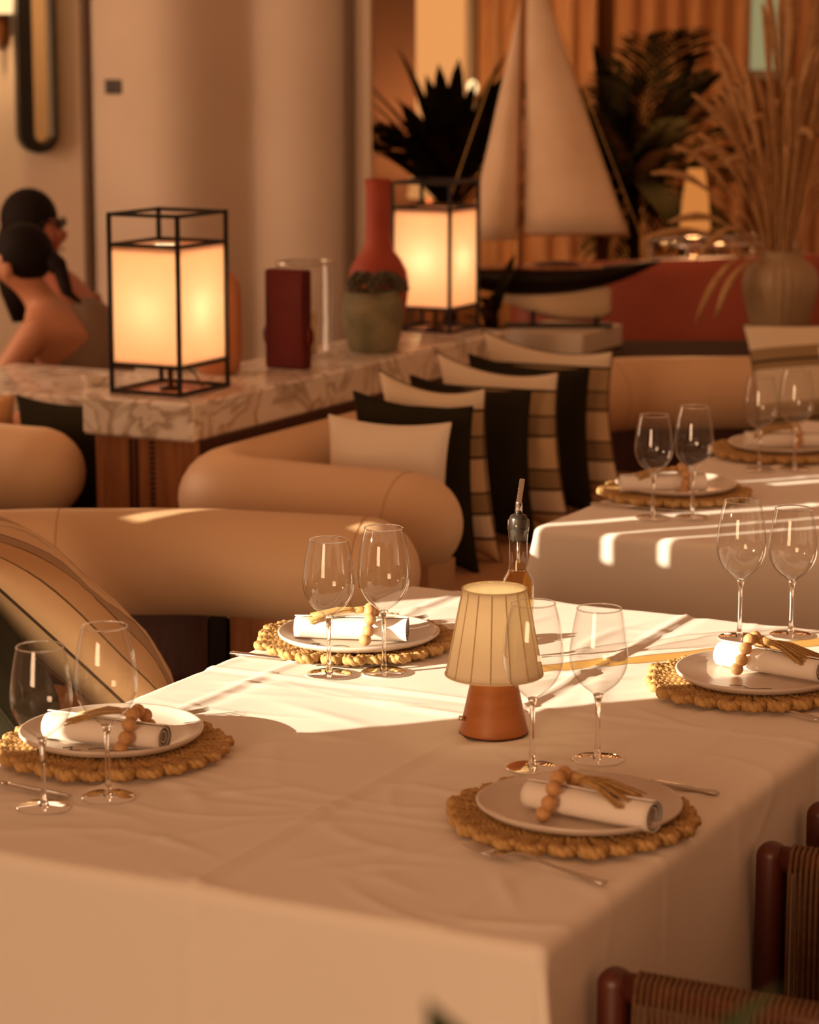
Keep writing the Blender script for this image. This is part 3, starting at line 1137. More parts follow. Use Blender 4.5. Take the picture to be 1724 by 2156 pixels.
sofa('tan leather sofa in front, its rounded arm crossing from the left edge', [(0.02, 5.53), (-0.46, 5.665), (-1.05, 5.66)] + TT([(-2.27, 1.2), (-2.27, -0.2)]), 0.45,
     [(0.06, 0.42, m_wood), (0.43, 0.47, m_black), (0.48, 0.80, m_wood_dark), (0.805, 9, m_wood_dark)],
     [(-2.14, -1.55, -0.1, 1.80, 0.0, 0.27)],
     [(-2.13, -1.50, 0.91, 1.82, 0.275, 0.445), (-2.13, -1.50, 0.0, 0.90, 0.275, 0.445)], seams=(0.13, 0.82))
sofa('tan leather sofa with the row of cushions, curving in front of the marble shelf', TT([(-1.475, 2.735), (-2.20, 2.765), (-2.185, 4.70), (-2.00, 5.05), (-0.9, 5.66)]), 0.19,
     [(0.05, 0.62, m_leather_seat), (0.625, 9, m_wood_dark)],
     [(-2.08, -1.42, 2.84, 4.95, 0.0, 0.27)],
     [(-2.05, -1.42, 2.84, 3.85, 0.275, 0.445), (-2.05, -1.42, 3.86, 4.90, 0.275, 0.445)], seams=(0.15, 1.9, 2.9))
sofa('tan leather sofa behind the marble shelf, at the left edge', TT([(-4.0, 2.93), (-3.3, 2.93), (-2.69, 2.93)]), 0.12,
     [(0.1, 1.2, m_wood_dark)],
     [(-3.9, -2.8, 3.0, 3.38, 0.0, 0.27)],
     [(-3.9, -2.8, 3.06, 3.40, 0.275, 0.445)])

# ------------------------------------------------------------------ marble shelf between the sofas
pt = thing('partition_shelf', 'marble topped wooden partition carrying the lanterns and vases', 'shelf', T(-2.5, 3.88, 0), RT)
ob('body', MB().box((0, 0, 0.39), (0.32, 1.82, 0.78), 0.004).mesh('body', False), m_wood, pt)
slab = MB().box((0, 0, 0.83), (0.345, 1.90, 0.10), 0.007).mesh('marble_top', False)
ob('marble_top', slab, M_marble('marble'), pt)
ob('pilaster', MB().box((-0.045, -0.913, 0.385), (0.008, 0.012, 0.77), 0.002).mesh('pilaster', False), m_wood_dark, pt)
ob('pilaster', MB().box((-0.028, -0.913, 0.385), (0.008, 0.012, 0.77), 0.002).mesh('pilaster', False), m_wood_dark, pt)
me_b = MB().sphere((0, 0, 0), (0.011, 0.006, 0.0055), 8, 6).mesh('carved_bead')
for k in range(28):
    ob('carved_bead', me_b, m_wood_dark, pt, loc=(0.02, -0.912, 0.40 + 0.0135 * k))
ob('side_rail', MB().box((0.163, 0, 0.755), (0.012, 1.80, 0.05), 0.003).mesh('side_rail', False), m_wood_dark, pt)

# ------------------------------------------------------------------ cushions on the sofas
CR, TA, TA2, DK = '#e3d2b8', '#9d8562', '#b59c76', '#3a2c20'
st_a = [(0.0, '#d8bb92'), (0.10, DK), (0.115, CR), (0.24, DK), (0.255, TA), (0.36, DK), (0.375, '#d3b78f'), (0.56, DK), (0.575, TA), (0.68, DK), (0.695, TA2), (0.83, DK), (0.845, CR)]
m_st1 = M_stripes('striped_weave', st_a, 'Z', size=0.46)
st_b = [(0.0, CR), (0.10, TA), (0.14, CR), (0.30, TA), (0.335, DK), (0.35, TA), (0.42, TA2), (0.45, CR), (0.66, TA), (0.70, DK), (0.715, TA), (0.79, CR), (0.93, TA2)]
m_st2 = M_stripes('banded_weave', st_b, 'Z', size=0.5)
m_st3 = M_stripes('striped_weave_wide', [(0.0, '#dcb78c'), (0.14, '#6b5540'), (0.150, '#cda57a'), (0.34, '#5d4936'), (0.352, '#ad9070'), (0.47, '#5d4936'), (0.482, '#dfbf98'), (0.62, '#8a7256'), (0.628, '#dfbf98'), (0.74, '#5d4936'), (0.752, '#bf9f7a'), (0.85, '#5d4936'), (0.860, '#e0c29c')], 'X', size=0.56)
m_seam_d = M('dark_piping', '#4c3a28', rough=0.8)

SEAT = 0.446
gB = 'cushions in the row beside the farther table'
FACE = RT + 0.05
SHR = (0.14, 0.10)
cushion('plain cream cushion, nearest in the row on the curved sofa', 0.34, 0.36, 0.16, m_cream, T(-1.845, 3.08, SEAT + 0.228), FACE, tilt=-0.08, roll=0.0, seed=3, group=gB)
cushion('charcoal cushion directly behind the plain cream cushion', 0.34, 0.43, 0.12, m_darkf, T(-1.85, 3.25, SEAT + 0.222), FACE, tilt=-0.08, seed=4, group=gB, shear=(0.08, 0.06))
cushion('striped cushion nearest in the row, between charcoal cushions', 0.31, 0.46, 0.14, m_st1, T(-1.855, 3.40, SEAT + 0.240), FACE, tilt=-0.08, seed=5, group=gB, seam=m_seam_d, ear=0.15, shear=SHR)
cushion('charcoal cushion between the first and second striped cushion', 0.36, 0.42, 0.12, m_darkf, T(-1.885, 3.66, SEAT + 0.218), FACE, tilt=-0.08, seed=6, group=gB, shear=(0.08, 0.06))
cushion('striped cushion in the middle of the row', 0.37, 0.455, 0.14, m_st1, T(-1.865, 3.82, SEAT + 0.240), FACE, tilt=-0.08, seed=7, group=gB, seam=m_seam_d, ear=0.15, shear=SHR)
cushion('charcoal cushion between the second and third striped cushion', 0.38, 0.42, 0.12, m_darkf, T(-1.94, 4.16, SEAT + 0.218), FACE, tilt=-0.08, seed=8, group=gB, shear=(0.08, 0.06))
cushion('striped cushion farthest back in the row, where the sofa bends', 0.42, 0.455, 0.14, m_st1, T(-1.95, 4.34, SEAT + 0.240), FACE, tilt=-0.10, seed=9, group=gB, seam=m_seam_d, ear=0.15, shear=SHR)
cushion('large banded cushion leaning behind the farthest place setting', 0.56, 0.46, 0.15, m_st2, (1.32, 7.98, SEAT + 0.28), 0.02, tilt=-0.25, roll=-0.06, seed=10, seam=m_seam_d)
cushion('plain cream cushion in front of the large banded cushion', 0.46, 0.42, 0.13, m_cream, (1.47, 7.78, SEAT + 0.24), 0.05, tilt=-0.25, roll=-0.03, seed=11)
cushion('striped cushion at the left edge, leaning on the front sofa', 0.54, 0.54, 0.17, m_st3, (-0.655, 5.00, SEAT + 0.225), 0, axes=((-0.13, 0.99, 0), (-0.70, -0.09, 0.71)), seed=12, seam=m_seam_d, ear=0.05)
cushion('charcoal cushion at the left edge, in front of the striped cushion', 0.46, 0.46, 0.15, m_darkf, (-0.765, 4.62, SEAT + 0.235), 0, axes=((-0.20, 0.98, 0), (-0.55, -0.11, 0.83)), seed=13, ear=0.05)
cushion('dark cushion end behind the marble shelf, at the left', 0.34, 0.38, 0.12, m_darkf, T(-2.87, 3.17, SEAT + 0.195), RT, tilt=0.1, seed=14)
cushion('tan cushion behind the sofa arm at the left edge', 0.44, 0.38, 0.13, M('tan_fabric', '#c49463', rough=0.85), T(-3.27, 3.17, SEAT + 0.195), RT, tilt=0.1, seed=15)

# ------------------------------------------------------------------ lanterns
m_pane = M_translucent('lantern_paper', '#fff6e4', 0.7)


def lantern(label, v, u, w, d, power):
    t = thing('lantern_lamp', label, 'lantern', T(v, u, 0.8805), RT, 'black framed lanterns on the marble shelf')
    H, b = 0.475, 0.0105
    z0, z1 = 0.080, 0.385
    post = MB().box((0, 0, H / 2), (b, b, H), 0.001).mesh('post', False)
    for i in (-1, 1):
        for j in (-1, 1):
            ob('post', post, m_black, t, loc=(i * (w - b) / 2, j * (d - b) / 2, 0))
    rx = MB().box((0, 0, 0), (w - 2 * b, b * 0.9, b * 0.9), 0.001).mesh('rail', False)
    ry = MB().box((0, 0, 0), (b * 0.9, d - 2 * b, b * 0.9), 0.001).mesh('rail', False)
    for z in (b / 2, z0 - b / 2, z1 + b / 2, H - b / 2):
        for i in (-1, 1):
            ob('rail', rx, m_black, t, loc=(0, i * (d - b) / 2, z))
            ob('rail', ry, m_black, t, loc=(i * (w - b) / 2, 0, z))
    px = MB().box((0, 0, (z0 + z1) / 2), (w - 2 * b - 0.002, 0.002, z1 - z0)).mesh('shade_panel', False)
    py = MB().box((0, 0, (z0 + z1) / 2), (0.002, d - 2 * b - 0.002, z1 - z0)).mesh('shade_panel', False)
    for i in (-1, 1):
        ob('shade_panel', px, m_pane, t, loc=(0, i * (d - 2 * b) / 2, 0))
        ob('shade_panel', py, m_pane, t, loc=(i * (w - 2 * b) / 2, 0, 0))
    dif = MB().box((0, 0, 0), (w - 2 * b - 0.006, d - 2 * b - 0.006, 0.002)).mesh('diffuser', False)
    for z in (z0 + 0.004, z1 - 0.012):
        ob('diffuser', dif, M_translucent('amber_diffuser', '#e0924c', 0.35), t, loc=(0, 0, z))
    ob('bulb_holder', MB().lathe([(0.0, 0.0), (0.03, 0.0), (0.03, 0.006), (0.008, 0.010), (0.008, 0.14), (0.016, 0.145), (0.016, 0.185), (0.0, 0.185)], 16).mesh('bulb_holder'), m_black, t)
    ob('bulb', MB().sphere((0, 0, 0.218), (0.027, 0.027, 0.034), 16, 10).mesh('bulb'), M_emit('bulb_glow', (1.0, 0.72, 0.38), 6.0), t)
    ob('cord', MB().tube(arc_path([(0.02, 0, 0.012), (0.06, -0.03, 0.07), (0.075, 0.0, 0.05), (0.07, 0.05, 0.006)], 0.03, 5), 0.0022, n=6).mesh('cord'), m_black, t)
    for k, (dx_, dy_) in enumerate(((0.045, 0), (-0.045, 0), (0, 0.045), (0, -0.045))):
        ld = bpy.data.lights.new('lantern_bulb_light', 'POINT')
        ld.energy = power / 4
        ld.color = (1.0, 0.84, 0.62)
        ld.shadow_soft_size = 0.012
        lo = bpy.data.objects.new('lantern_bulb_light', ld)
        COL.objects.link(lo)
        lo.parent = t
        lo.location = (dx_, dy_, 0.225)


lantern('glowing black framed lantern on the near end of the marble shelf', -2.533, 3.145, 0.222, 0.250, 58.0)
lantern('glowing black framed lantern on the far end of the marble shelf', -2.545, 4.735, 0.214, 0.214, 54.0)

# ------------------------------------------------------------------ vases on the shelf
ZS = 0.8805
tag(ob('round_jar', MB().lathe([(0.0, 0.002), (0.05, 0.0), (0.06, 0.01), (0.066, 0.06), (0.066, 0.21), (0.062, 0.25), (0.048, 0.276), (0.028, 0.286), (0.0, 0.288)], 40).mesh('round_jar'), M('rose_clay', '#c08058', rough=0.6, col2='#b37449', scale=6), loc=T(-2.60, 3.50, ZS)), 'rounded rose clay jar half hidden behind the near lantern', 'jar')

rv = thing('square_vase', 'dark red square vase with rounded belly on the marble shelf', 'vase', T(-2.475, 3.675, ZS), RT)
ob('neck', MB().box((0, 0, 0.14), (0.128, 0.05, 0.28), 0.006).mesh('neck', False), m_red, rv)
ob('belly', MB().sphere((0, 0.0, 0.092), (0.083, 0.021, 0.066), 28, 18).mesh('belly'), m_red, rv)

hu = thing('hurricane_glass', 'clear glass hurricane with candle behind the red vase', 'candle holder', T(-2.575, 3.945, ZS))
ob('glass_cylinder', MB().lathe([(0.0, 0.003), (0.078, 0.003), (0.082, 0.008), (0.082, 0.272)], 40).mesh('glass_cylinder'), m_thin, hu)
ob('rim', MB().tube([Vector((0.082 * math.cos(a), 0.082 * math.sin(a), 0.274)) for a in np.linspace(0, 2 * PI, 40, endpoint=False)], 0.004, n=8, closed=True).mesh('rim'), m_chrome, hu)
ob('candle', MB().lathe([(0.0, 0.005), (0.035, 0.005), (0.035, 0.125), (0.032, 0.13), (0.0, 0.127)], 24).mesh('candle'), M('wax', '#d9c09a', rough=0.6), hu)

tag(ob('bottle_vase', MB().lathe([(0.0, 0.0), (0.055, 0.0), (0.062, 0.006), (0.080, 0.07), (0.092, 0.14), (0.094, 0.175), (0.088, 0.215), (0.070, 0.250), (0.050, 0.275), (0.041, 0.305), (0.0385, 0.36), (0.038, 0.44), (0.0385, 0.478), (0.0425, 0.490), (0.0435, 0.495), (0.038, 0.496), (0.034, 0.48), (0.034, 0.40)], 40).mesh('bottle_vase'), m_terra, loc=T(-2.565, 4.385, ZS)), 'tall terracotta bottle vase beside the far lantern', 'vase')

pp_ = thing('succulent_pot', 'grey green pot with a low succulent in front of the terracotta vase', 'potted plant', T(-2.455, 4.145, ZS))
ob('pot', MB().lathe([(0.0, 0.0), (0.066, 0.0), (0.074, 0.008), (0.086, 0.06), (0.092, 0.11), (0.088, 0.150), (0.082, 0.168), (0.086, 0.178), (0.082, 0.180), (0.076, 0.168), (0.074, 0.150), (0.0, 0.150)], 40).mesh('pot'), M('lichen_clay', '#6e6a4c', rough=0.8, col2='#8f8464', scale=14, bump=0.5, bscale=40), pp_)
rnd = random.Random(5)
for k in range(26):
    a, r = rnd.uniform(0, 6.28), math.sqrt(rnd.uniform(0.02, 1)) * 0.092
    mb = MB()
    for q in range(8):
        an = q * 2.4
        l = 0.016 - q * 0.0006
        c = Vector((math.cos(an) * l * 0.6, math.sin(an) * l * 0.6, 0.004 + q * 0.0022))
        mb.sphere(c * 1.5, (0.0105, 0.0105, 0.0085), 6, 4)
    ob('rosette', mb.mesh('rosette'), M('succulent', '#4a4130', rough=0.7, col2='#5c4c34', scale=30), pp_, loc=(r * math.cos(a), r * math.sin(a), 0.176 + 0.026 * (1 - (r / 0.09) ** 2) + rnd.uniform(0, 0.012)))

bw = ob('small_bowl', MB().lathe([(0.0, 0.002), (0.022, 0.0), (0.03, 0.006), (0.043, 0.03), (0.044, 0.032), (0.041, 0.031), (0.027, 0.010), (0.0, 0.008)], 32).mesh('small_bowl'), m_plate, loc=(-0.94, 7.74, 0.7805))
tag(bw, 'small white bowl on the table behind the marble shelf', 'bowl')

# ------------------------------------------------------------------ table of the two women
wt = thing('marble_side_table', 'pale stone table in front of the two seated women', 'table', T(-3.24, 3.78, 0), RT)
ob('tabletop', MB().box((0, 0, 0.755), (0.92, 0.56, 0.05), 0.006).mesh('tabletop', False), M_marble('marble'), wt)
ob('pedestal', MB().lathe([(0.0, 0.0), (0.2, 0.0), (0.2, 0.02), (0.05, 0.04), (0.04, 0.70), (0.12, 0.729), (0.0, 0.729)], 24).mesh('pedestal'), m_black, wt)


def skin_body(name, nodes, edges, mat, parent):
    me = bpy.data.meshes.new(name)
    me.from_pydata([n[0] for n in nodes], edges, [])
    me.update()
    o = ob(name, me, mat, parent)
    o.modifiers.new('Skin', 'SKIN')
    for i, n in enumerate(nodes):
        r = n[1]
        me.skin_vertices[0].data[i].radius = r if hasattr(r, '__len__') else (r, r)
        me.skin_vertices[0].data[i].use_root = (i == 0)
    sb = o.modifiers.new('Sub', 'SUBSURF')
    sb.levels = 2
    sb.render_levels = 2
    for p in me.polygons:
        p.use_smooth = True
    o.modifiers['Skin'].use_smooth_shade = True
    return o


# front woman, seen from her right back, looking to the left
w1 = thing('person', 'seated person in a taupe sleeveless top, dark hair tied back, facing left', 'person', (-1.10, 8.55, 0.0))
n1 = [((0.06, 0.0, 0.50), (0.135, 0.15)), ((0.05, 0.0, 0.64), (0.115, 0.135)), ((0.0, 0.0, 0.78), (0.12, 0.14)), ((-0.06, 0.0, 0.88), (0.115, 0.13)), ((-0.105, 0.0, 0.945), (0.055, 0.06)),
      ((-0.145, 0.0, 1.005), (0.047, 0.05)), ((-0.175, 0.0, 1.05), (0.075, 0.07)), ((-0.185, 0.0, 1.11), (0.085, 0.078)), ((-0.18, 0.0, 1.165), (0.05, 0.05)), ((-0.272, 0.0, 1.055), (0.014, 0.014)),
      ((-0.11, -0.155, 0.865), (0.055, 0.055)), ((-0.20, -0.19, 0.74), (0.042, 0.045)), ((-0.25, -0.17, 0.64), (0.034, 0.036)), ((-0.40, -0.10, 0.80), (0.028, 0.03)), ((-0.46, -0.08, 0.83), (0.03, 0.02)),
      ((-0.11, 0.155, 0.865), (0.055, 0.055)), ((-0.20, 0.19, 0.74), (0.042, 0.045)), ((-0.25, 0.16, 0.65), (0.034, 0.036)), ((-0.40, 0.10, 0.80), (0.028, 0.03)),
      ((-0.10, -0.10, 0.50), (0.085, 0.085)), ((-0.38, -0.11, 0.49), (0.065, 0.065)), ((-0.40, -0.11, 0.25), (0.05, 0.05)), ((-0.40, -0.11, 0.05), (0.04, 0.04)), ((-0.50, -0.11, 0.035), (0.035, 0.03)),
      ((-0.10, 0.10, 0.50), (0.085, 0.085)), ((-0.38, 0.11, 0.49), (0.065, 0.065)), ((-0.40, 0.11, 0.25), (0.05, 0.05)), ((-0.40, 0.11, 0.05), (0.04, 0.04)), ((-0.50, 0.11, 0.035), (0.035, 0.03))]
e1 = [(0, 1), (1, 2), (2, 3), (3, 4), (4, 5), (5, 6), (6, 7), (7, 8), (6, 9), (3, 10), (10, 11), (11, 12), (12, 13), (13, 14), (3, 15), (15, 16), (16, 17), (17, 18), (0, 19), (19, 20), (20, 21), (21, 22), (22, 23), (0, 24), (24, 25), (25, 26), (26, 27), (27, 28)]
skin_body('body', n1, e1, m_skin, w1)
skin_body('top', [((0.06, 0, 0.47), (0.175, 0.18)), ((0.055, 0.0, 0.62), (0.165, 0.172)), ((0.03, 0.015, 0.76), (0.165, 0.172)), ((0.0, 0.03, 0.87), (0.155, 0.15)), ((-0.05, 0.035, 0.915), (0.09, 0.10))], [(0, 1), (1, 2), (2, 3), (3, 4)], M('taupe_jersey', '#7a6350', rough=0.85), w1)
hr = ob('hair', MB().sphere((-0.158, 0, 1.105), (0.098, 0.088, 0.100), 20, 14).mesh('hair'), m_hair, w1)
ob('ponytail', MB().tube(arc_path([(-0.08, -0.02, 1.10), (-0.035, -0.06, 1.06), (-0.01, -0.10, 0.99), (0.035, -0.11, 0.955)], 0.05, 5), [0.03, 0.032, 0.03, 0.028, 0.026, 0.025, 0.024, 0.022, 0.021, 0.020, 0.018, 0.015, 0.012, 0.006][:14], n=10).mesh('ponytail'), m_hair, hr)
ob('ear', MB().sphere((-0.205, -0.084, 1.055), (0.018, 0.008, 0.028), 10, 8).mesh('ear'), m_skin, w1)
ob('eye', MB().sphere((-0.262, -0.035, 1.085), (0.006, 0.010, 0.006), 8, 6).mesh('eye'), m_hair, w1)
ob('mouth', MB().sphere((-0.255, 0, 1.01), (0.010, 0.022, 0.006), 8, 6).mesh('mouth'), M('lips', '#9a4b3e', rough=0.5), w1)

w2 = thing('person', 'seated person with sunglasses and dark hair, facing right, behind the other', 'person', (-1.24, 9.15, 0.0))
n2 = [((0.05, 0, 0.50), (0.14, 0.15)), ((0.06, 0, 0.66), (0.12, 0.135)), ((0.05, 0, 0.80), (0.125, 0.145)), ((0.02, 0, 0.90), (0.115, 0.13)), ((-0.02, 0, 0.98), (0.055, 0.058)),
      ((-0.045, 0, 1.04), (0.048, 0.05)), ((-0.045, 0, 1.10), (0.078, 0.07)), ((-0.06, 0, 1.17), (0.088, 0.08)), ((-0.065, 0, 1.23), (0.05, 0.05)), ((0.048, 0, 1.125), (0.013, 0.013)),
      ((0.045, -0.17, 0.885), (0.056, 0.056)), ((0.10, -0.20, 0.74), (0.043, 0.045)), ((0.16, -0.17, 0.63), (0.035, 0.036)), ((0.32, -0.12, 0.78), (0.028, 0.03)), ((0.38, -0.11, 0.80), (0.03, 0.02)),
      ((0.045, 0.17, 0.885), (0.056, 0.056)), ((0.10, 0.20, 0.74), (0.043, 0.045)), ((0.16, 0.17, 0.63), (0.035, 0.036)), ((0.32, 0.12, 0.78), (0.028, 0.03)),
      ((0.16, -0.10, 0.50), (0.085, 0.085)), ((0.42, -0.11, 0.49), (0.065, 0.065)), ((0.43, -0.11, 0.25), (0.05, 0.05)), ((0.43, -0.11, 0.05), (0.04, 0.04)), ((0.53, -0.11, 0.035), (0.035, 0.03)),
      ((0.16, 0.10, 0.50), (0.085, 0.085)), ((0.42, 0.11, 0.49), (0.065, 0.065)), ((0.43, 0.11, 0.25), (0.05, 0.05)), ((0.43, 0.11, 0.05), (0.04, 0.04)), ((0.53, 0.11, 0.035), (0.035, 0.03))]
skin_body('body', n2, e1, M('skin_warm', '#a3604a', rough=0.55), w2)
skin_body('top', [((0.05, 0, 0.47), (0.16, 0.175)), ((0.06, 0, 0.66), (0.14, 0.155)), ((0.055, 0, 0.80), (0.14, 0.16)), ((0.035, 0, 0.87), (0.12, 0.13))], [(0, 1), (1, 2), (2, 3)], M('brown_top', '#4a241b', rough=0.85), w2)
h2 = ob('hair', MB().sphere((-0.088, 0, 1.175), (0.102, 0.096, 0.108), 20, 14).mesh('hair'), m_hair, w2)
ob('hair_length', MB().tube([(-0.13, -0.02, 1.16), (-0.15, -0.03, 1.05), (-0.13, -0.04, 0.93), (-0.12, -0.04, 0.82)], [0.05, 0.065, 0.06, 0.03], n=12).mesh('hair_length'), m_hair, h2)
sg = ob('sunglasses', MB().sphere((0.028, -0.036, 1.162), (0.012, 0.028, 0.019), 12, 8).sphere((0.028, 0.036, 1.162), (0.012, 0.028, 0.019), 12, 8).tube([(0.03, -0.06, 1.17), (-0.06, -0.085, 1.165)], 0.004, n=6).tube([(0.03, 0.06, 1.17), (-0.06, 0.085, 1.165)], 0.004, n=6).mesh('sunglasses'), M('dark_lens', '#1a0f0b', rough=0.15), w2)
ob('mouth', MB().sphere((0.028, 0, 1.068), (0.008, 0.022, 0.006), 8, 6).mesh('mouth'), MATS['lips'], w2)
for nm, (cx, cy, L_) in (('bench_seat', (-1.04, 8.55, 0.5)), ('bench_seat', (-1.20, 9.15, 0.5))):
    st_ = thing('stool', 'low dark stool under the person ' + ('facing left' if cy < 9 else 'facing right'), 'stool', (cx, cy, 0))
    ob('seat', MB().lathe([(0.0, 0.36), (0.17, 0.36), (0.18, 0.37), (0.175, 0.40), (0.0, 0.405)], 24).mesh('seat'), m_wood_dark, st_)
    for q in range(4):
        a = PI / 4 + q * PI / 2
        ob('leg', MB().tube([(0.15 * math.cos(a), 0.15 * math.sin(a), 0.0), (0.12 * math.cos(a), 0.12 * math.sin(a), 0.365)], 0.014, n=8).mesh('leg'), m_wood_dark, st_)

# ------------------------------------------------------------------ things on the back walls
sw = thing('switch_plate', 'small dark switch plate on the plaster pier', 'switch', (-1.151, 10.352, 1.603), -0.45)
ob('plate', MB().box((0, -0.004, 0), (0.090, 0.008, 0.056), 0.003).mesh('plate', False), M('bronze', '#3b2a1e', rough=0.5), sw)
for k in (-1, 1):
    ob('rocker', MB().box((k * 0.02, -0.010, 0), (0.028, 0.006, 0.036), 0.002).mesh('rocker', False), MATS['bronze'], sw)

mr = thing('wall_mirror', 'tall narrow mirror in a thick black rounded frame on the left wall', 'mirror', (-1.615, 11.45, 1.80), 0.30)
cap = []
for a in np.linspace(0, PI, 17):
    cap.append((0.085 * math.cos(a), 0.42 + 0.085 * math.sin(a)))
for a in np.linspace(PI, 2 * PI, 17):
    cap.append((0.085 * math.cos(a), -0.42 + 0.085 * math.sin(a)))
frame = MB()
vs, fs = [], []
nn = len(cap)
for (dx, dyy) in ((1.0, -0.06), (1.0, 0.06), (0.5, 0.06), (0.5, -0.06)):
    for x_, z_ in cap:
        zc = 0.42 if z_ > 0 else -0.42
        vs.append((x_ * dx + (0.022 if dx < 1 else 0), dyy, zc + (z_ - zc) * dx))
for k in range(4):
    for i in range(nn):
        fs.append((k * nn + i, k * nn + (i + 1) % nn, ((k + 1) % 4) * nn + (i + 1) % nn, ((k + 1) % 4) * nn + i))
ob('frame', mesh('frame', vs, fs, False), m_black, mr)
ob('glass', mesh('glass', [(x_ * 0.53 + 0.022, 0.02, (0.42 if z_ > 0 else -0.42) + (z_ - (0.42 if z_ > 0 else -0.42)) * 0.53) for x_, z_ in cap], [tuple(range(nn))], False), M('mirror_glass', '#e8d8c0', rough=0.06, metal=1.0), mr)

sc = thing('wall_sconce', 'glowing wall sconce in the top left corner', 'wall lamp', (-1.765, 11.50, 1.89))
ob('shade', MB().lathe([(0.055, 0.0), (0.075, 0.06), (0.085, 0.16)], 24).mesh('shade'), M_emit('sconce_glow', (1.0, 0.62, 0.28), 1.6), sc)
ob('stem', MB().lathe([(0.0, -0.16), (0.012, -0.15), (0.018, -0.05), (0.03, -0.01), (0.05, 0.0), (0.0, 0.002)], 16).mesh('stem'), M('aged_brass', '#7a4a26', rough=0.35, metal=0.6), sc)
ob('backplate', MB().box((0, 0.045, -0.06), (0.05, 0.01, 0.16), 0.004).mesh('backplate', False), MATS['aged_brass'], sc)
ob('arm', MB().tube([(0, 0.045, -0.08), (0, 0, -0.08)], 0.008, n=8).mesh('arm'), MATS['aged_brass'], sc)
ld = bpy.data.lights.new('sconce_light', 'POINT')
ld.energy = 14
ld.color = (1.0, 0.62, 0.28)
ld.shadow_soft_size = 0.05
lo = bpy.data.objects.new('sconce_light', ld)
COL.objects.link(lo)
lo.location = (-1.765, 11.36, 2.02)

# far windows and curtains
def window(idx, x0, x1, z0, z1, col, st_, lab):
    w = structure(thing('window_%d' % idx, '', ''), lab)
    del w['category']
    w['label'] = lab
    ob('pane', MB().box(((x0 + x1) / 2, 13.52, (z0 + z1) / 2), (x1 - x0, 0.01, z1 - z0)).mesh('pane', False), M_emit('pane_%d' % idx, col, st_), w)
    fr = M('window_paint', '#c8b79c', rough=0.6)
    for xx in (x0 - 0.025, x1 + 0.025):
        ob('frame', MB().box((xx, 13.49, (z0 + z1) / 2), (0.05, 0.07, z1 - z0 + 0.1), 0.005).mesh('frame', False), fr, w)
    for zz in (z0 - 0.025, z1 + 0.025):
        ob('frame', MB().box(((x0 + x1) / 2, 13.49, zz), (x1 - x0, 0.07, 0.05), 0.005).mesh('frame', False), fr, w)


window(1, 0.005, 0.285, 1.30, 2.6, (1.0, 0.40, 0.12), 0.82, 'warm glowing window behind the first palm')
window(2, 1.73, 1.87, 1.62, 2.6, (0.60, 0.52, 0.24), 0.5, 'narrow window with greenery outside, at the top right')
structure(ob('wall_passage', MB().box((-0.07, 12.6, 1.6), (0.20, 0.1, 3.2)).mesh('wall_passage', False), M('dark_passage', '#5b3a22', rough=0.8)), 'dark brown wall strip beside the plaster pier')


def curtain(label, x0, x1, y, folds, amp, col, seed, z0=0.02, z1=3.1):
    n = folds * 10
    rnd_ = random.Random(seed)
    vs, fs = [], []
    for i in range(n + 1):
        s = i / n
        a = s * folds * 2 * PI
        yy = y + amp * math.sin(a + 0.4 * math.sin(a * 0.5 + seed)) * rnd_.uniform(0.9, 1.1)
        for k in range(7):
            f = k / 6
            vs.append((x0 + (x1 - x0) * s + 0.012 * math.sin(a * 0.5 + f * 2), y + (yy - y) * (0.75 + 0.25 * (1 - f)), z0 + (z1 - z0) * f))
    for i in range(n):
        for k in range(6):
            fs.append((i * 7 + k, (i + 1) * 7 + k, (i + 1) * 7 + k + 1, i * 7 + k + 1))
    o = ob('curtain', mesh('curtain', vs, fs), M('curtain_' + col.strip('#'), col, rough=0.85))
    so_ = o.modifiers.new('t', 'SOLIDIFY')
    so_.thickness = 0.003
    tag(o, label, 'curtain', 'brown curtains at the back')


curtain('tan pleated curtain right behind the sail', 0.34, 0.95, 13.30, 5, 0.05, '#d6a878', 1)
curtain('tan pleated curtain behind the second palm', 1.02, 1.70, 13.32, 6, 0.05, '#cf9d6a', 2)
curtain('brown pleated curtain at the top right corner', 1.91, 2.5, 13.30, 5, 0.05, '#c4956a', 3)


def glow_lamp(label, loc, r, h, col, st_, power):
    t = thing('shaded_lamp', label, 'lamp', loc)
    z = loc[2]
    ob('shade', MB().lathe([(r * 0.55, h), (r * 0.85, h * 0.5), (r, 0.0)], 28).mesh('shade'), M_emit('lamp_glow_%d' % int(loc[0] * 100), col, st_), t)
    ob('stand', MB().lathe([(0.0, -z), (0.11, -z), (0.11, -z + 0.02), (0.012, -z + 0.03), (0.012, h * 0.5), (0.0, h * 0.5)], 16).mesh('stand'), M('aged_brass', '#7a4a26', rough=0.35, metal=0.6), t)
    d_ = bpy.data.lights.new('lamp_light', 'POINT')
    d_.energy = power
    d_.color = (1.0, 0.5, 0.2)
    d_.shadow_soft_size = 0.06
    l_ = bpy.data.objects.new('lamp_light', d_)
    COL.objects.link(l_)
    l_.location = (loc[0], loc[1], z + h + 0.05)


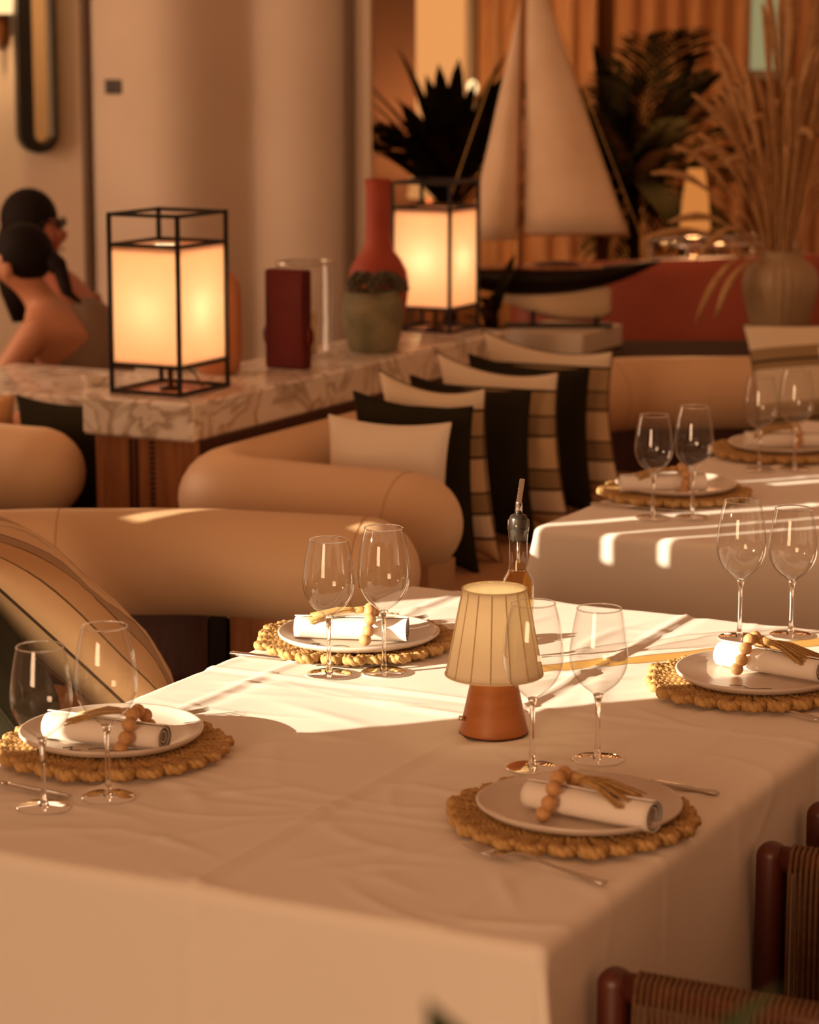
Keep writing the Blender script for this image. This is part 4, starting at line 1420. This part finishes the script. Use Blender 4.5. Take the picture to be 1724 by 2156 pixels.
glow_lamp('orange glowing lamp half hidden by the first palm', (0.09, 12.1, 1.06), 0.10, 0.20, (1.0, 0.40, 0.12), 0.6, 30)
glow_lamp('orange glowing lamp half hidden by the dried grass', (1.22, 11.2, 0.98), 0.066, 0.26, (1.0, 0.33, 0.07), 0.62, 26)
pb = thing('pendant_bulb', 'small bright bulb hanging behind the first palm', 'lamp', (0.295, 12.4, 1.555))
ob('bulb', MB().sphere((0, 0, 0), (0.026, 0.026, 0.036), 14, 10).mesh('bulb'), M_emit('pendant_glow', (1.0, 0.66, 0.30), 2.0), pb)
ob('cord', MB().tube([(0, 0, 0.03), (0, 0, 1.5)], 0.004, n=6).mesh('cord'), m_black, pb)

# ------------------------------------------------------------------ console with sailboat, vase and dried grass
cs = thing('console', 'low dark console behind the curved sofa, carrying the sailboat', 'console', (1.06, 8.90, 0))
m_cons = M('matt_dark_wood', '#3f1d13', rough=0.9, col2='#33170f', scale=7, spec=0.05)
ob('body', MB().box((0, 0, 0.36), (1.66, 0.60, 0.70), 0.01).mesh('body', False), m_cons, cs)
ob('top', MB().box((0, 0, 0.725), (1.72, 0.66, 0.03), 0.005).mesh('top', False), m_cons, cs)
bxp = ob('display_box', MB().box((0, 0, 0.037), (0.29, 0.34, 0.073), 0.003).mesh('display_box', False), M('white_lacquer', '#d9c9b4', rough=0.5), loc=T(-2.44, 5.515, 0.741), rz=RT)
tag(bxp, 'white box under the model sailboat', 'box')

bo = thing('model_sailboat', 'model sailboat with cream sails, dark hull and pale keel', 'model boat', (0.485, 8.985, 0.8155))
hullm = M('dark_hull', '#1a0c08', rough=0.5, spec=0.15)
vs, fs = [], []
ns_, nc_ = 36, 9
for i in range(ns_ + 1):
    s = -1 + 2 * i / ns_
    x_ = -0.045 + 0.425 * s
    hb = 0.085 * max(0.0, 1 - abs(s) ** 2.4) ** 0.75 + 0.004
    zt = 0.196 + 0.030 * s * s + 0.004 * s
    dp = 0.082 * max(0.0, 1 - abs(s) ** 2.2) + 0.006
    for k in range(nc_):
        a = PI * k / (nc_ - 1)
        vs.append((x_, -hb * math.cos(a), zt - dp * math.sin(a) ** 0.7))
for i in range(ns_):
    for k in range(nc_ - 1):
        fs.append((i * nc_ + k, (i + 1) * nc_ + k, (i + 1) * nc_ + k + 1, i * nc_ + k + 1))
    fs.append((i * nc_ + nc_ - 1, (i + 1) * nc_ + nc_ - 1, (i + 1) * nc_, i * nc_))
hu_ = ob('hull', mesh('hull', vs, fs), hullm, bo)
vs, fs = [], []
for i in range(25):
    s = i / 24
    x_ = -0.19 + 0.40 * s
    zb = 0.022 + 0.075 * (1 - min(1, s / 0.62)) ** 1.4
    if s > 0.9:
        zb += (s - 0.9) * 0.25
    hb = 0.034 * math.sin(PI * min(1, max(0.02, s))) ** 0.7 + 0.003
    for k in range(7):
        a = PI * k / 6
        f = math.sin(a)
        z_ = 0.135 + (zb - 0.135) * f
        vs.append((x_, -hb * math.cos(a) * (1.0 if f < 0.9 else 0.4), z_))
for i in range(24):
    for k in range(6):
        fs.append((i * 7 + k, (i + 1) * 7 + k, (i + 1) * 7 + k + 1, i * 7 + k + 1))
fs += [tuple(range(7)), tuple(24 * 7 + k for k in range(7))[::-1]]
ob('keel', mesh('keel', vs, fs), M('cream_paint', '#d6bf9c', rough=0.45), bo)
ob('deck', MB().box((-0.03, 0, 0.204), (0.42, 0.085, 0.012), 0.005).mesh('deck', False), m_wood, bo)
ob('cabin', MB().sphere((0.02, 0, 0.212), (0.085, 0.03, 0.016), 16, 8).mesh('cabin'), m_wood_dark, bo)
ob('mast', MB().tube([(-0.105, 0, 0.2), (-0.103, 0, 1.34)], [0.0075, 0.005], n=10).mesh('mast'), m_wood, bo)
ob('boom', MB().tube([(-0.10, 0, 0.318), (0.268, -0.012, 0.318)], 0.0055, n=8).mesh('boom'), m_wood, bo)


def sail(name, A, B, C_, belly, mt):
    n = 12
    A, B, C_ = Vector(A), Vector(B), Vector(C_)
    vs, fs, ix = [], [], {}
    for i in range(n + 1):
        for j in range(n + 1 - i):
            a, b = i / n, j / n
            c = 1 - a - b
            p = A * a + B * b + C_ * c
            p.y += -belly * 27 * a * b * c - belly * 1.2 * b * c * 4
            ix[(i, j)] = len(vs)
            vs.append(p)
    for i in range(n):
        for j in range(n - i):
            fs.append((ix[(i, j)], ix[(i + 1, j)], ix[(i, j + 1)]))
            if j < n - i - 1:
                fs.append((ix[(i + 1, j)], ix[(i + 1, j + 1)], ix[(i, j + 1)]))
    o = ob(name, mesh(name, vs, fs), mt, bo)
    so_ = o.modifiers.new('t', 'SOLIDIFY')
    so_.thickness = 0.002
    return o


m_sail = M('sailcloth', '#e6cdb0', rough=0.85, col2='#dfc4a4', scale=9)
sail('main_sail', (-0.092, 0, 1.32), (-0.092, 0, 0.322), (0.262, -0.012, 0.326), 0.03, m_sail)
sail('jib_sail', (-0.108, 0, 1.12), (-0.118, 0.0, 0.30), (-0.285, 0.02, 0.30), 0.025, m_sail)
for p, q in (((-0.103, 0, 1.33), (0.345, 0, 0.222)), ((-0.105, 0, 1.15), (-0.42, 0, 0.224))):
    ob('stay', MB().tube([p, q], 0.0022, n=5).mesh('stay'), m_straw2, bo)
cr = ob('cradle', MB().box((0.03, 0, 0.006), (0.37, 0.075, 0.010), 0.002).box((-0.06, 0, 0.03), (0.014, 0.07, 0.05)).box((0.16, 0, 0.022), (0.014, 0.07, 0.03)).mesh('cradle', False), m_black, bo)

rbv = ob('ribbed_vase', MB().lathe([(0.0, 0.0), (0.075, 0.0), (0.082, 0.01), (0.105, 0.09), (0.126, 0.18), (0.132, 0.225), (0.122, 0.265), (0.098, 0.290), (0.078, 0.302), (0.072, 0.318), (0.078, 0.332), (0.074, 0.333), (0.066, 0.318), (0.066, 0.25)], 144, wob=lambda a, r, z: 1 + (0.022 * math.cos(26 * a) if 0.01 < z < 0.30 else 0)).mesh('ribbed_vase'), M('sage_glaze', '#a98f6c', rough=0.45, col2='#947a58', scale=7), loc=(1.285, 9.05, 0.741))
tag(rbv, 'ribbed stone coloured vase holding the dried grass', 'vase')

dg = thing('dried_grass', 'large bunch of dried grass stems spilling out of the ribbed vase', 'dried plant', (1.285, 9.05, 0.77))
rnd = random.Random(21)
m_dry = M('dry_grass', '#bd9464', rough=0.8, col2='#a57b4c', scale=40)
designed = [(-0.46, -0.05, 0.62, 0.30), (-0.30, -0.1, 0.55, -0.02), (-0.48, -0.06, 0.45, 0.05), (-0.30, -0.12, 0.48, -0.26), (-0.24, -0.14, 0.42, -0.24), (-0.16, -0.1, 0.75, 0.70), (-0.26, 0.0, 0.80, 0.78), (-0.40, -0.12, 0.50, 0.12)]
for k in range(66):
    if k < len(designed):
        tx, ty, hm, tz = designed[k]
        p0 = Vector((rnd.uniform(-0.03, 0.03), rnd.uniform(-0.03, 0.03), 0.15))
        p1 = Vector((tx * 0.45, ty * 0.5, hm * 0.9 + 0.05))
        p2 = Vector((tx, ty, 0.30 + tz * 0.9))
    else:
        a = rnd.uniform(0, 2 * PI)
        rr_ = rnd.uniform(0.02, 0.30) if k % 3 else rnd.uniform(0.22, 0.42)
        tz = rnd.uniform(0.75, 1.25) - rr_ * 0.9
        p0 = Vector((math.cos(a) * 0.03, math.sin(a) * 0.03, 0.15))
        p1 = Vector((math.cos(a) * rr_ * 0.35, math.sin(a) * rr_ * 0.35, 0.32 + tz * 0.6))
        p2 = Vector((math.cos(a) * rr_, math.sin(a) * rr_, 0.30 + tz * (0.85 if k % 4 else 0.45)))
    pts_, rad = [], []
    for i in range(15):
        s = i / 14
        p = p0 * (1 - s) ** 2 + p1 * 2 * s * (1 - s) + p2 * s * s
        p += Vector((0.006 * math.sin(s * 9 + k), 0.006 * math.cos(s * 7 + k), 0))
        pts_.append(p)
        rad.append(0.0042 + 0.0100 * math.exp(-((s - 0.80) / 0.16) ** 2) - (0.006 if i == 14 else 0) * 0.3)
    ob('stem', MB().tube(pts_, rad, n=6).mesh('stem'), m_dry, dg)

# red leather bench and chrome trolley further back
rb_ = thing('red_bench', 'oxblood leather bench behind the sailboat and vase', 'bench', (1.30, 10.15, 0))
ob('backrest', MB().box((0, 0.05, 0.55), (1.75, 0.16, 0.80), 0.05).mesh('backrest', True), M('oxblood_leather', '#a3482c', rough=0.5, col2='#953f26', scale=4), rb_, rot=(0, -0.035, 0))
ob('seat', MB().box((0, -0.22, 0.32), (1.65, 0.36, 0.2), 0.04).mesh('seat', True), MATS['oxblood_leather'], rb_)
for xx in (-0.75, 0.75):
    ob('leg', MB().box((xx, -0.1, 0.11), (0.06, 0.4, 0.22), 0.004).mesh('leg', False), m_black, rb_)
tr_ = thing('chrome_trolley', 'chrome framed trolley behind the dried grass', 'trolley', (1.28, 10.75, 0), 0.35)
for zz in (0.885, 0.965):
    for yy in (-0.18, 0.18):
        ob('rail', MB().tube([(-0.24, yy, zz), (0.24, yy, zz)], 0.010, n=10).mesh('rail'), m_chrome, tr_)
    for xx in (-0.24, 0.24):
        ob('rail', MB().tube([(xx, -0.18, zz), (xx, 0.18, zz)], 0.010, n=10).mesh('rail'), m_chrome, tr_)
for xx in (-0.24, 0.24):
    for yy in (-0.18, 0.18):
        ob('leg', MB().tube([(xx, yy, 0.0), (xx, yy, 0.975)], 0.010, n=10).mesh('leg'), m_chrome, tr_)
ob('shelf', MB().box((0, 0, 0.875), (0.46, 0.34, 0.008)).mesh('shelf', False), m_wood_dark, tr_)


# ------------------------------------------------------------------ palms
def leaf_mesh(L, w, bend, twist, name='leaf', n=9):
    vs, fs = [], []
    for i in range(n + 1):
        s = i / n
        wd = w * math.sin(PI * min(1, s * 0.92 + 0.06)) ** 0.8 * (1 if s < 1 else 0.05)
        an = bend * s * s
        x_ = L * (s - 0.10 * bend * s ** 3)
        z_ = L * (-0.45 * bend * s * s)
        for k in (-1, 0, 1):
            vs.append((x_, k * wd, z_ + (0.22 * wd if k else 0) + twist * k * wd * s))
    for i in range(n):
        for k in range(2):
            fs.append((i * 3 + k, (i + 1) * 3 + k, (i + 1) * 3 + k + 1, i * 3 + k + 1))
    return mesh(name, vs, fs)


def frond_mesh(L, bend, seed, nl=20, name='frond'):
    rnd_ = random.Random(seed)
    mb = MB()
    pts_ = []
    for i in range(16):
        s = i / 15
        pts_.append(Vector((L * (s - 0.12 * bend * s ** 3), 0, -0.5 * bend * L * s * s)))
    mb.tube(pts_, [0.006 * (1 - 0.8 * i / 15) for i in range(16)], n=5)
    for q in range(nl):
        s = 0.18 + 0.80 * q / nl
        f = s * 15
        i = int(f)
        p = pts_[i].lerp(pts_[min(15, i + 1)], f - i)
        t = (pts_[min(15, i + 1)] - pts_[max(0, i - 1)]).normalized()
        ll = L * 0.34 * math.sin(PI * (0.15 + 0.8 * s)) * rnd_.uniform(0.85, 1.1)
        for sd in (-1, 1):
            d_ = (t * 0.75 + Vector((0, sd, 0)) * 0.7 + Vector((0, 0, rnd_.uniform(-0.25, 0.1)))).normalized()
            w_ = Vector((0, 0, 1)).cross(d_).normalized() * 0.009
            e_ = p + d_ * ll
            m_ = p + d_ * ll * 0.5 + Vector((0, 0, 0.01))
            mb.add([p, m_ + w_, e_ - Vector((0, 0, ll * 0.15)), m_ - w_], [(0, 1, 2, 3)])
    return mb.mesh(name)


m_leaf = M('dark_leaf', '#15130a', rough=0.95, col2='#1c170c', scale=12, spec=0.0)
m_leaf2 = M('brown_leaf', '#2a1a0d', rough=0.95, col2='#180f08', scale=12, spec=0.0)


def pot_plant(label, loc, z0, leaves, seed, mats, name='potted_palm', pot_r=0.17, pot_h=0.4):
    t = thing(name, label, 'potted plant', loc)
    ob('pot', MB().lathe([(0.0, 0.0), (pot_r * 0.75, 0.0), (pot_r, pot_h), (pot_r * 0.92, pot_h), (pot_r * 0.9, pot_h - 0.04), (0.0, pot_h - 0.04)], 28).mesh('pot'), M('dark_pot', '#4a2c1c', rough=0.6), t)
    ob('stem', MB().tube([(0, 0, pot_h - 0.05), (0.01, 0, (pot_h + z0) / 2), (0, 0, z0 + 0.04)], [0.03, 0.026, 0.03], n=10).mesh('stem'), m_leaf2, t)
    for k, (me_, az, el, s) in enumerate(leaves):
        o = ob(me_.name.split('.')[0], me_, mats[k % len(mats)], t, loc=(0.02 * math.cos(az), 0.02 * math.sin(az), z0 + 0.04 * (k % 3 - 1)))
        o.rotation_euler = (Matrix.Rotation(az, 4, 'Z') @ Matrix.Rotation(-el, 4, 'Y')).to_euler()
        o.scale = (s, s, s)
    return t


lm = [leaf_mesh(0.62, 0.045, 0.55, 0.2), leaf_mesh(0.70, 0.055, 0.35, -0.2), leaf_mesh(0.50, 0.05, 0.8, 0.1)]
fm = [frond_mesh(0.75, 0.8, 1), frond_mesh(0.65, 1.2, 2), frond_mesh(0.85, 0.55, 3)]
rnd = random.Random(3)
L1 = [(lm[k % 3], rnd.uniform(0, 2 * PI), rnd.uniform(0.75, 1.45), rnd.uniform(0.75, 1.15)) for k in range(34)]
L1 += [(fm[k % 3], rnd.uniform(0, 2 * PI), rnd.uniform(0.7, 1.3), rnd.uniform(0.6, 0.9)) for k in range(10)]
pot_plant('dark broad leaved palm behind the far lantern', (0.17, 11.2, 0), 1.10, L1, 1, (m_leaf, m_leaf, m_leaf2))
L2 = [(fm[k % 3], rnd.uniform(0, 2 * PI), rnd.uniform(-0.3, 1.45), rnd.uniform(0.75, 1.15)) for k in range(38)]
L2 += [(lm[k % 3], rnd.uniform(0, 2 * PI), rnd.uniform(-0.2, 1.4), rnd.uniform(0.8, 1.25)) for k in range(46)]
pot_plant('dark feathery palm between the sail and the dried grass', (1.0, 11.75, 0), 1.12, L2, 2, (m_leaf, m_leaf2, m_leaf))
L3 = [(lm[2], rnd.uniform(0, 2 * PI), rnd.uniform(0.1, 1.0), rnd.uniform(0.12, 0.22)) for k in range(24)] + [(lm[1], 1.0, 1.15, 0.42), (lm[0], 0.6, 1.2, 0.35)]
pot_plant('small dark plant beside the foot of the far lantern', (0.265, 8.78, 0.741), 0.13, L3, 3, (m_leaf, m_leaf2), 'small_potted_plant', 0.05, 0.09)
lf = [leaf_mesh(0.34, 0.028, 0.5, 0.1), leaf_mesh(0.30, 0.03, 0.7, 0.1)]
L4 = [(lf[0], 4.2, 1.35, 1.0), (lf[1], 0.2, 1.35, 0.8), (lf[0], 2.4, 0.3, 0.6), (lf[1], 4.6, 0.1, 0.6), (lf[0], 5.4, 0.0, 0.6), (lf[1], 1.5, 0.2, 0.6)]
pot_plant('green plant close to the camera, only blurred leaf tips at the bottom edge', (0.09, 1.50, 0), 1.05, L4, 4, (M('fresh_leaf', '#33401c', rough=0.5),), 'foreground_plant', 0.12, 0.3)


# ------------------------------------------------------------------ armchairs
def armchair(label, v0, uc):
    t = thing('armchair', label, 'armchair', T(v0, uc, 0), RT, 'wooden armchairs with cord woven arms')
    w2_, dep, top = 0.285, 0.56, 0.69
    m_frame = M('mahogany', '#5a2617', rough=0.4, col2='#471c10', scale=6, stretch=(5, 5, 0.6))
    m_cord = M('paper_cord', '#6d4a2c', rough=0.8, col2='#5b3c22', scale=80)
    fp = MB().box((0, 0, top / 2), (0.042, 0.046, top)).mesh('front_leg', True)
    bp = MB().box((0, 0, 0.40), (0.042, 0.046, 0.80)).mesh('back_leg', True)
    cords = MB()
    for k in range(58):
        x_ = 0.034 + k * 0.0082
        ring = []
        for a in np.linspace(0, 2 * PI, 14, endpoint=False):
            c_, s_ = math.cos(a), math.sin(a)
            ring.append(Vector((x_, 0.0225 * np.sign(s_) * abs(s_) ** 0.6, 0.495 + 0.195 * np.sign(c_) * abs(c_) ** 0.35)))
        cords.tube(ring, 0.0033, n=5, closed=True)
    me_c = cords.mesh('cord_weave')
    rl = MB().tube([(0.0, 0, 0), (dep, 0, 0)], 0.019, n=14).mesh('arm_rail')
    for sd in (-1, 1):
        for q_ in (ob('front_leg', fp, m_frame, t, loc=(0.0, sd * w2_, 0)), ob('back_leg', bp, m_frame, t, loc=(dep, sd * w2_, 0))):
            bm_ = q_.modifiers.new('round', 'BEVEL')
            bm_.width, bm_.segments = 0.0185, 5
        ob('arm_rail', rl, m_frame, t, loc=(0.0, sd * w2_, top - 0.022))
        ob('lower_rail', rl, m_frame, t, loc=(0.0, sd * w2_, 0.318))
        cw = ob('cord_weave', me_c, m_cord, t, loc=(0, sd * w2_, 0))
        cw['kind'] = 'stuff'
    ob('back_rail', MB().tube([(dep, -w2_, 0.785), (dep, w2_, 0.785)], 0.022, n=12).mesh('back_rail'), m_frame, t)
    ob('back_panel', MB().box((dep, 0, 0.60), (0.022, 2 * w2_ - 0.05, 0.34), 0.008).mesh('back_panel', True), m_cord, t)
    ob('seat_frame', MB().box((dep / 2, 0, 0.37), (dep, 2 * w2_ - 0.05, 0.06), 0.01).mesh('seat_frame', False), m_frame, t)
    sc_ = ob('seat_cushion', MB().box((dep / 2 + 0.0, 0, 0.44), (dep - 0.03, 2 * w2_ - 0.06, 0.08), 0.025).mesh('seat_cushion', True), M('olive_fabric', '#8a704a', rough=0.9, bump=0.2, bscale=300), t)
    b_ = sc_.modifiers.new('b', 'BEVEL')
    b_.width, b_.segments = 0.012, 3


armchair('wooden armchair nearest the camera, pushed up to the table at the lower right', 0.035, 0.415)
armchair('second wooden armchair, at the right edge beside the sunlit placemat', 0.035, 1.205)
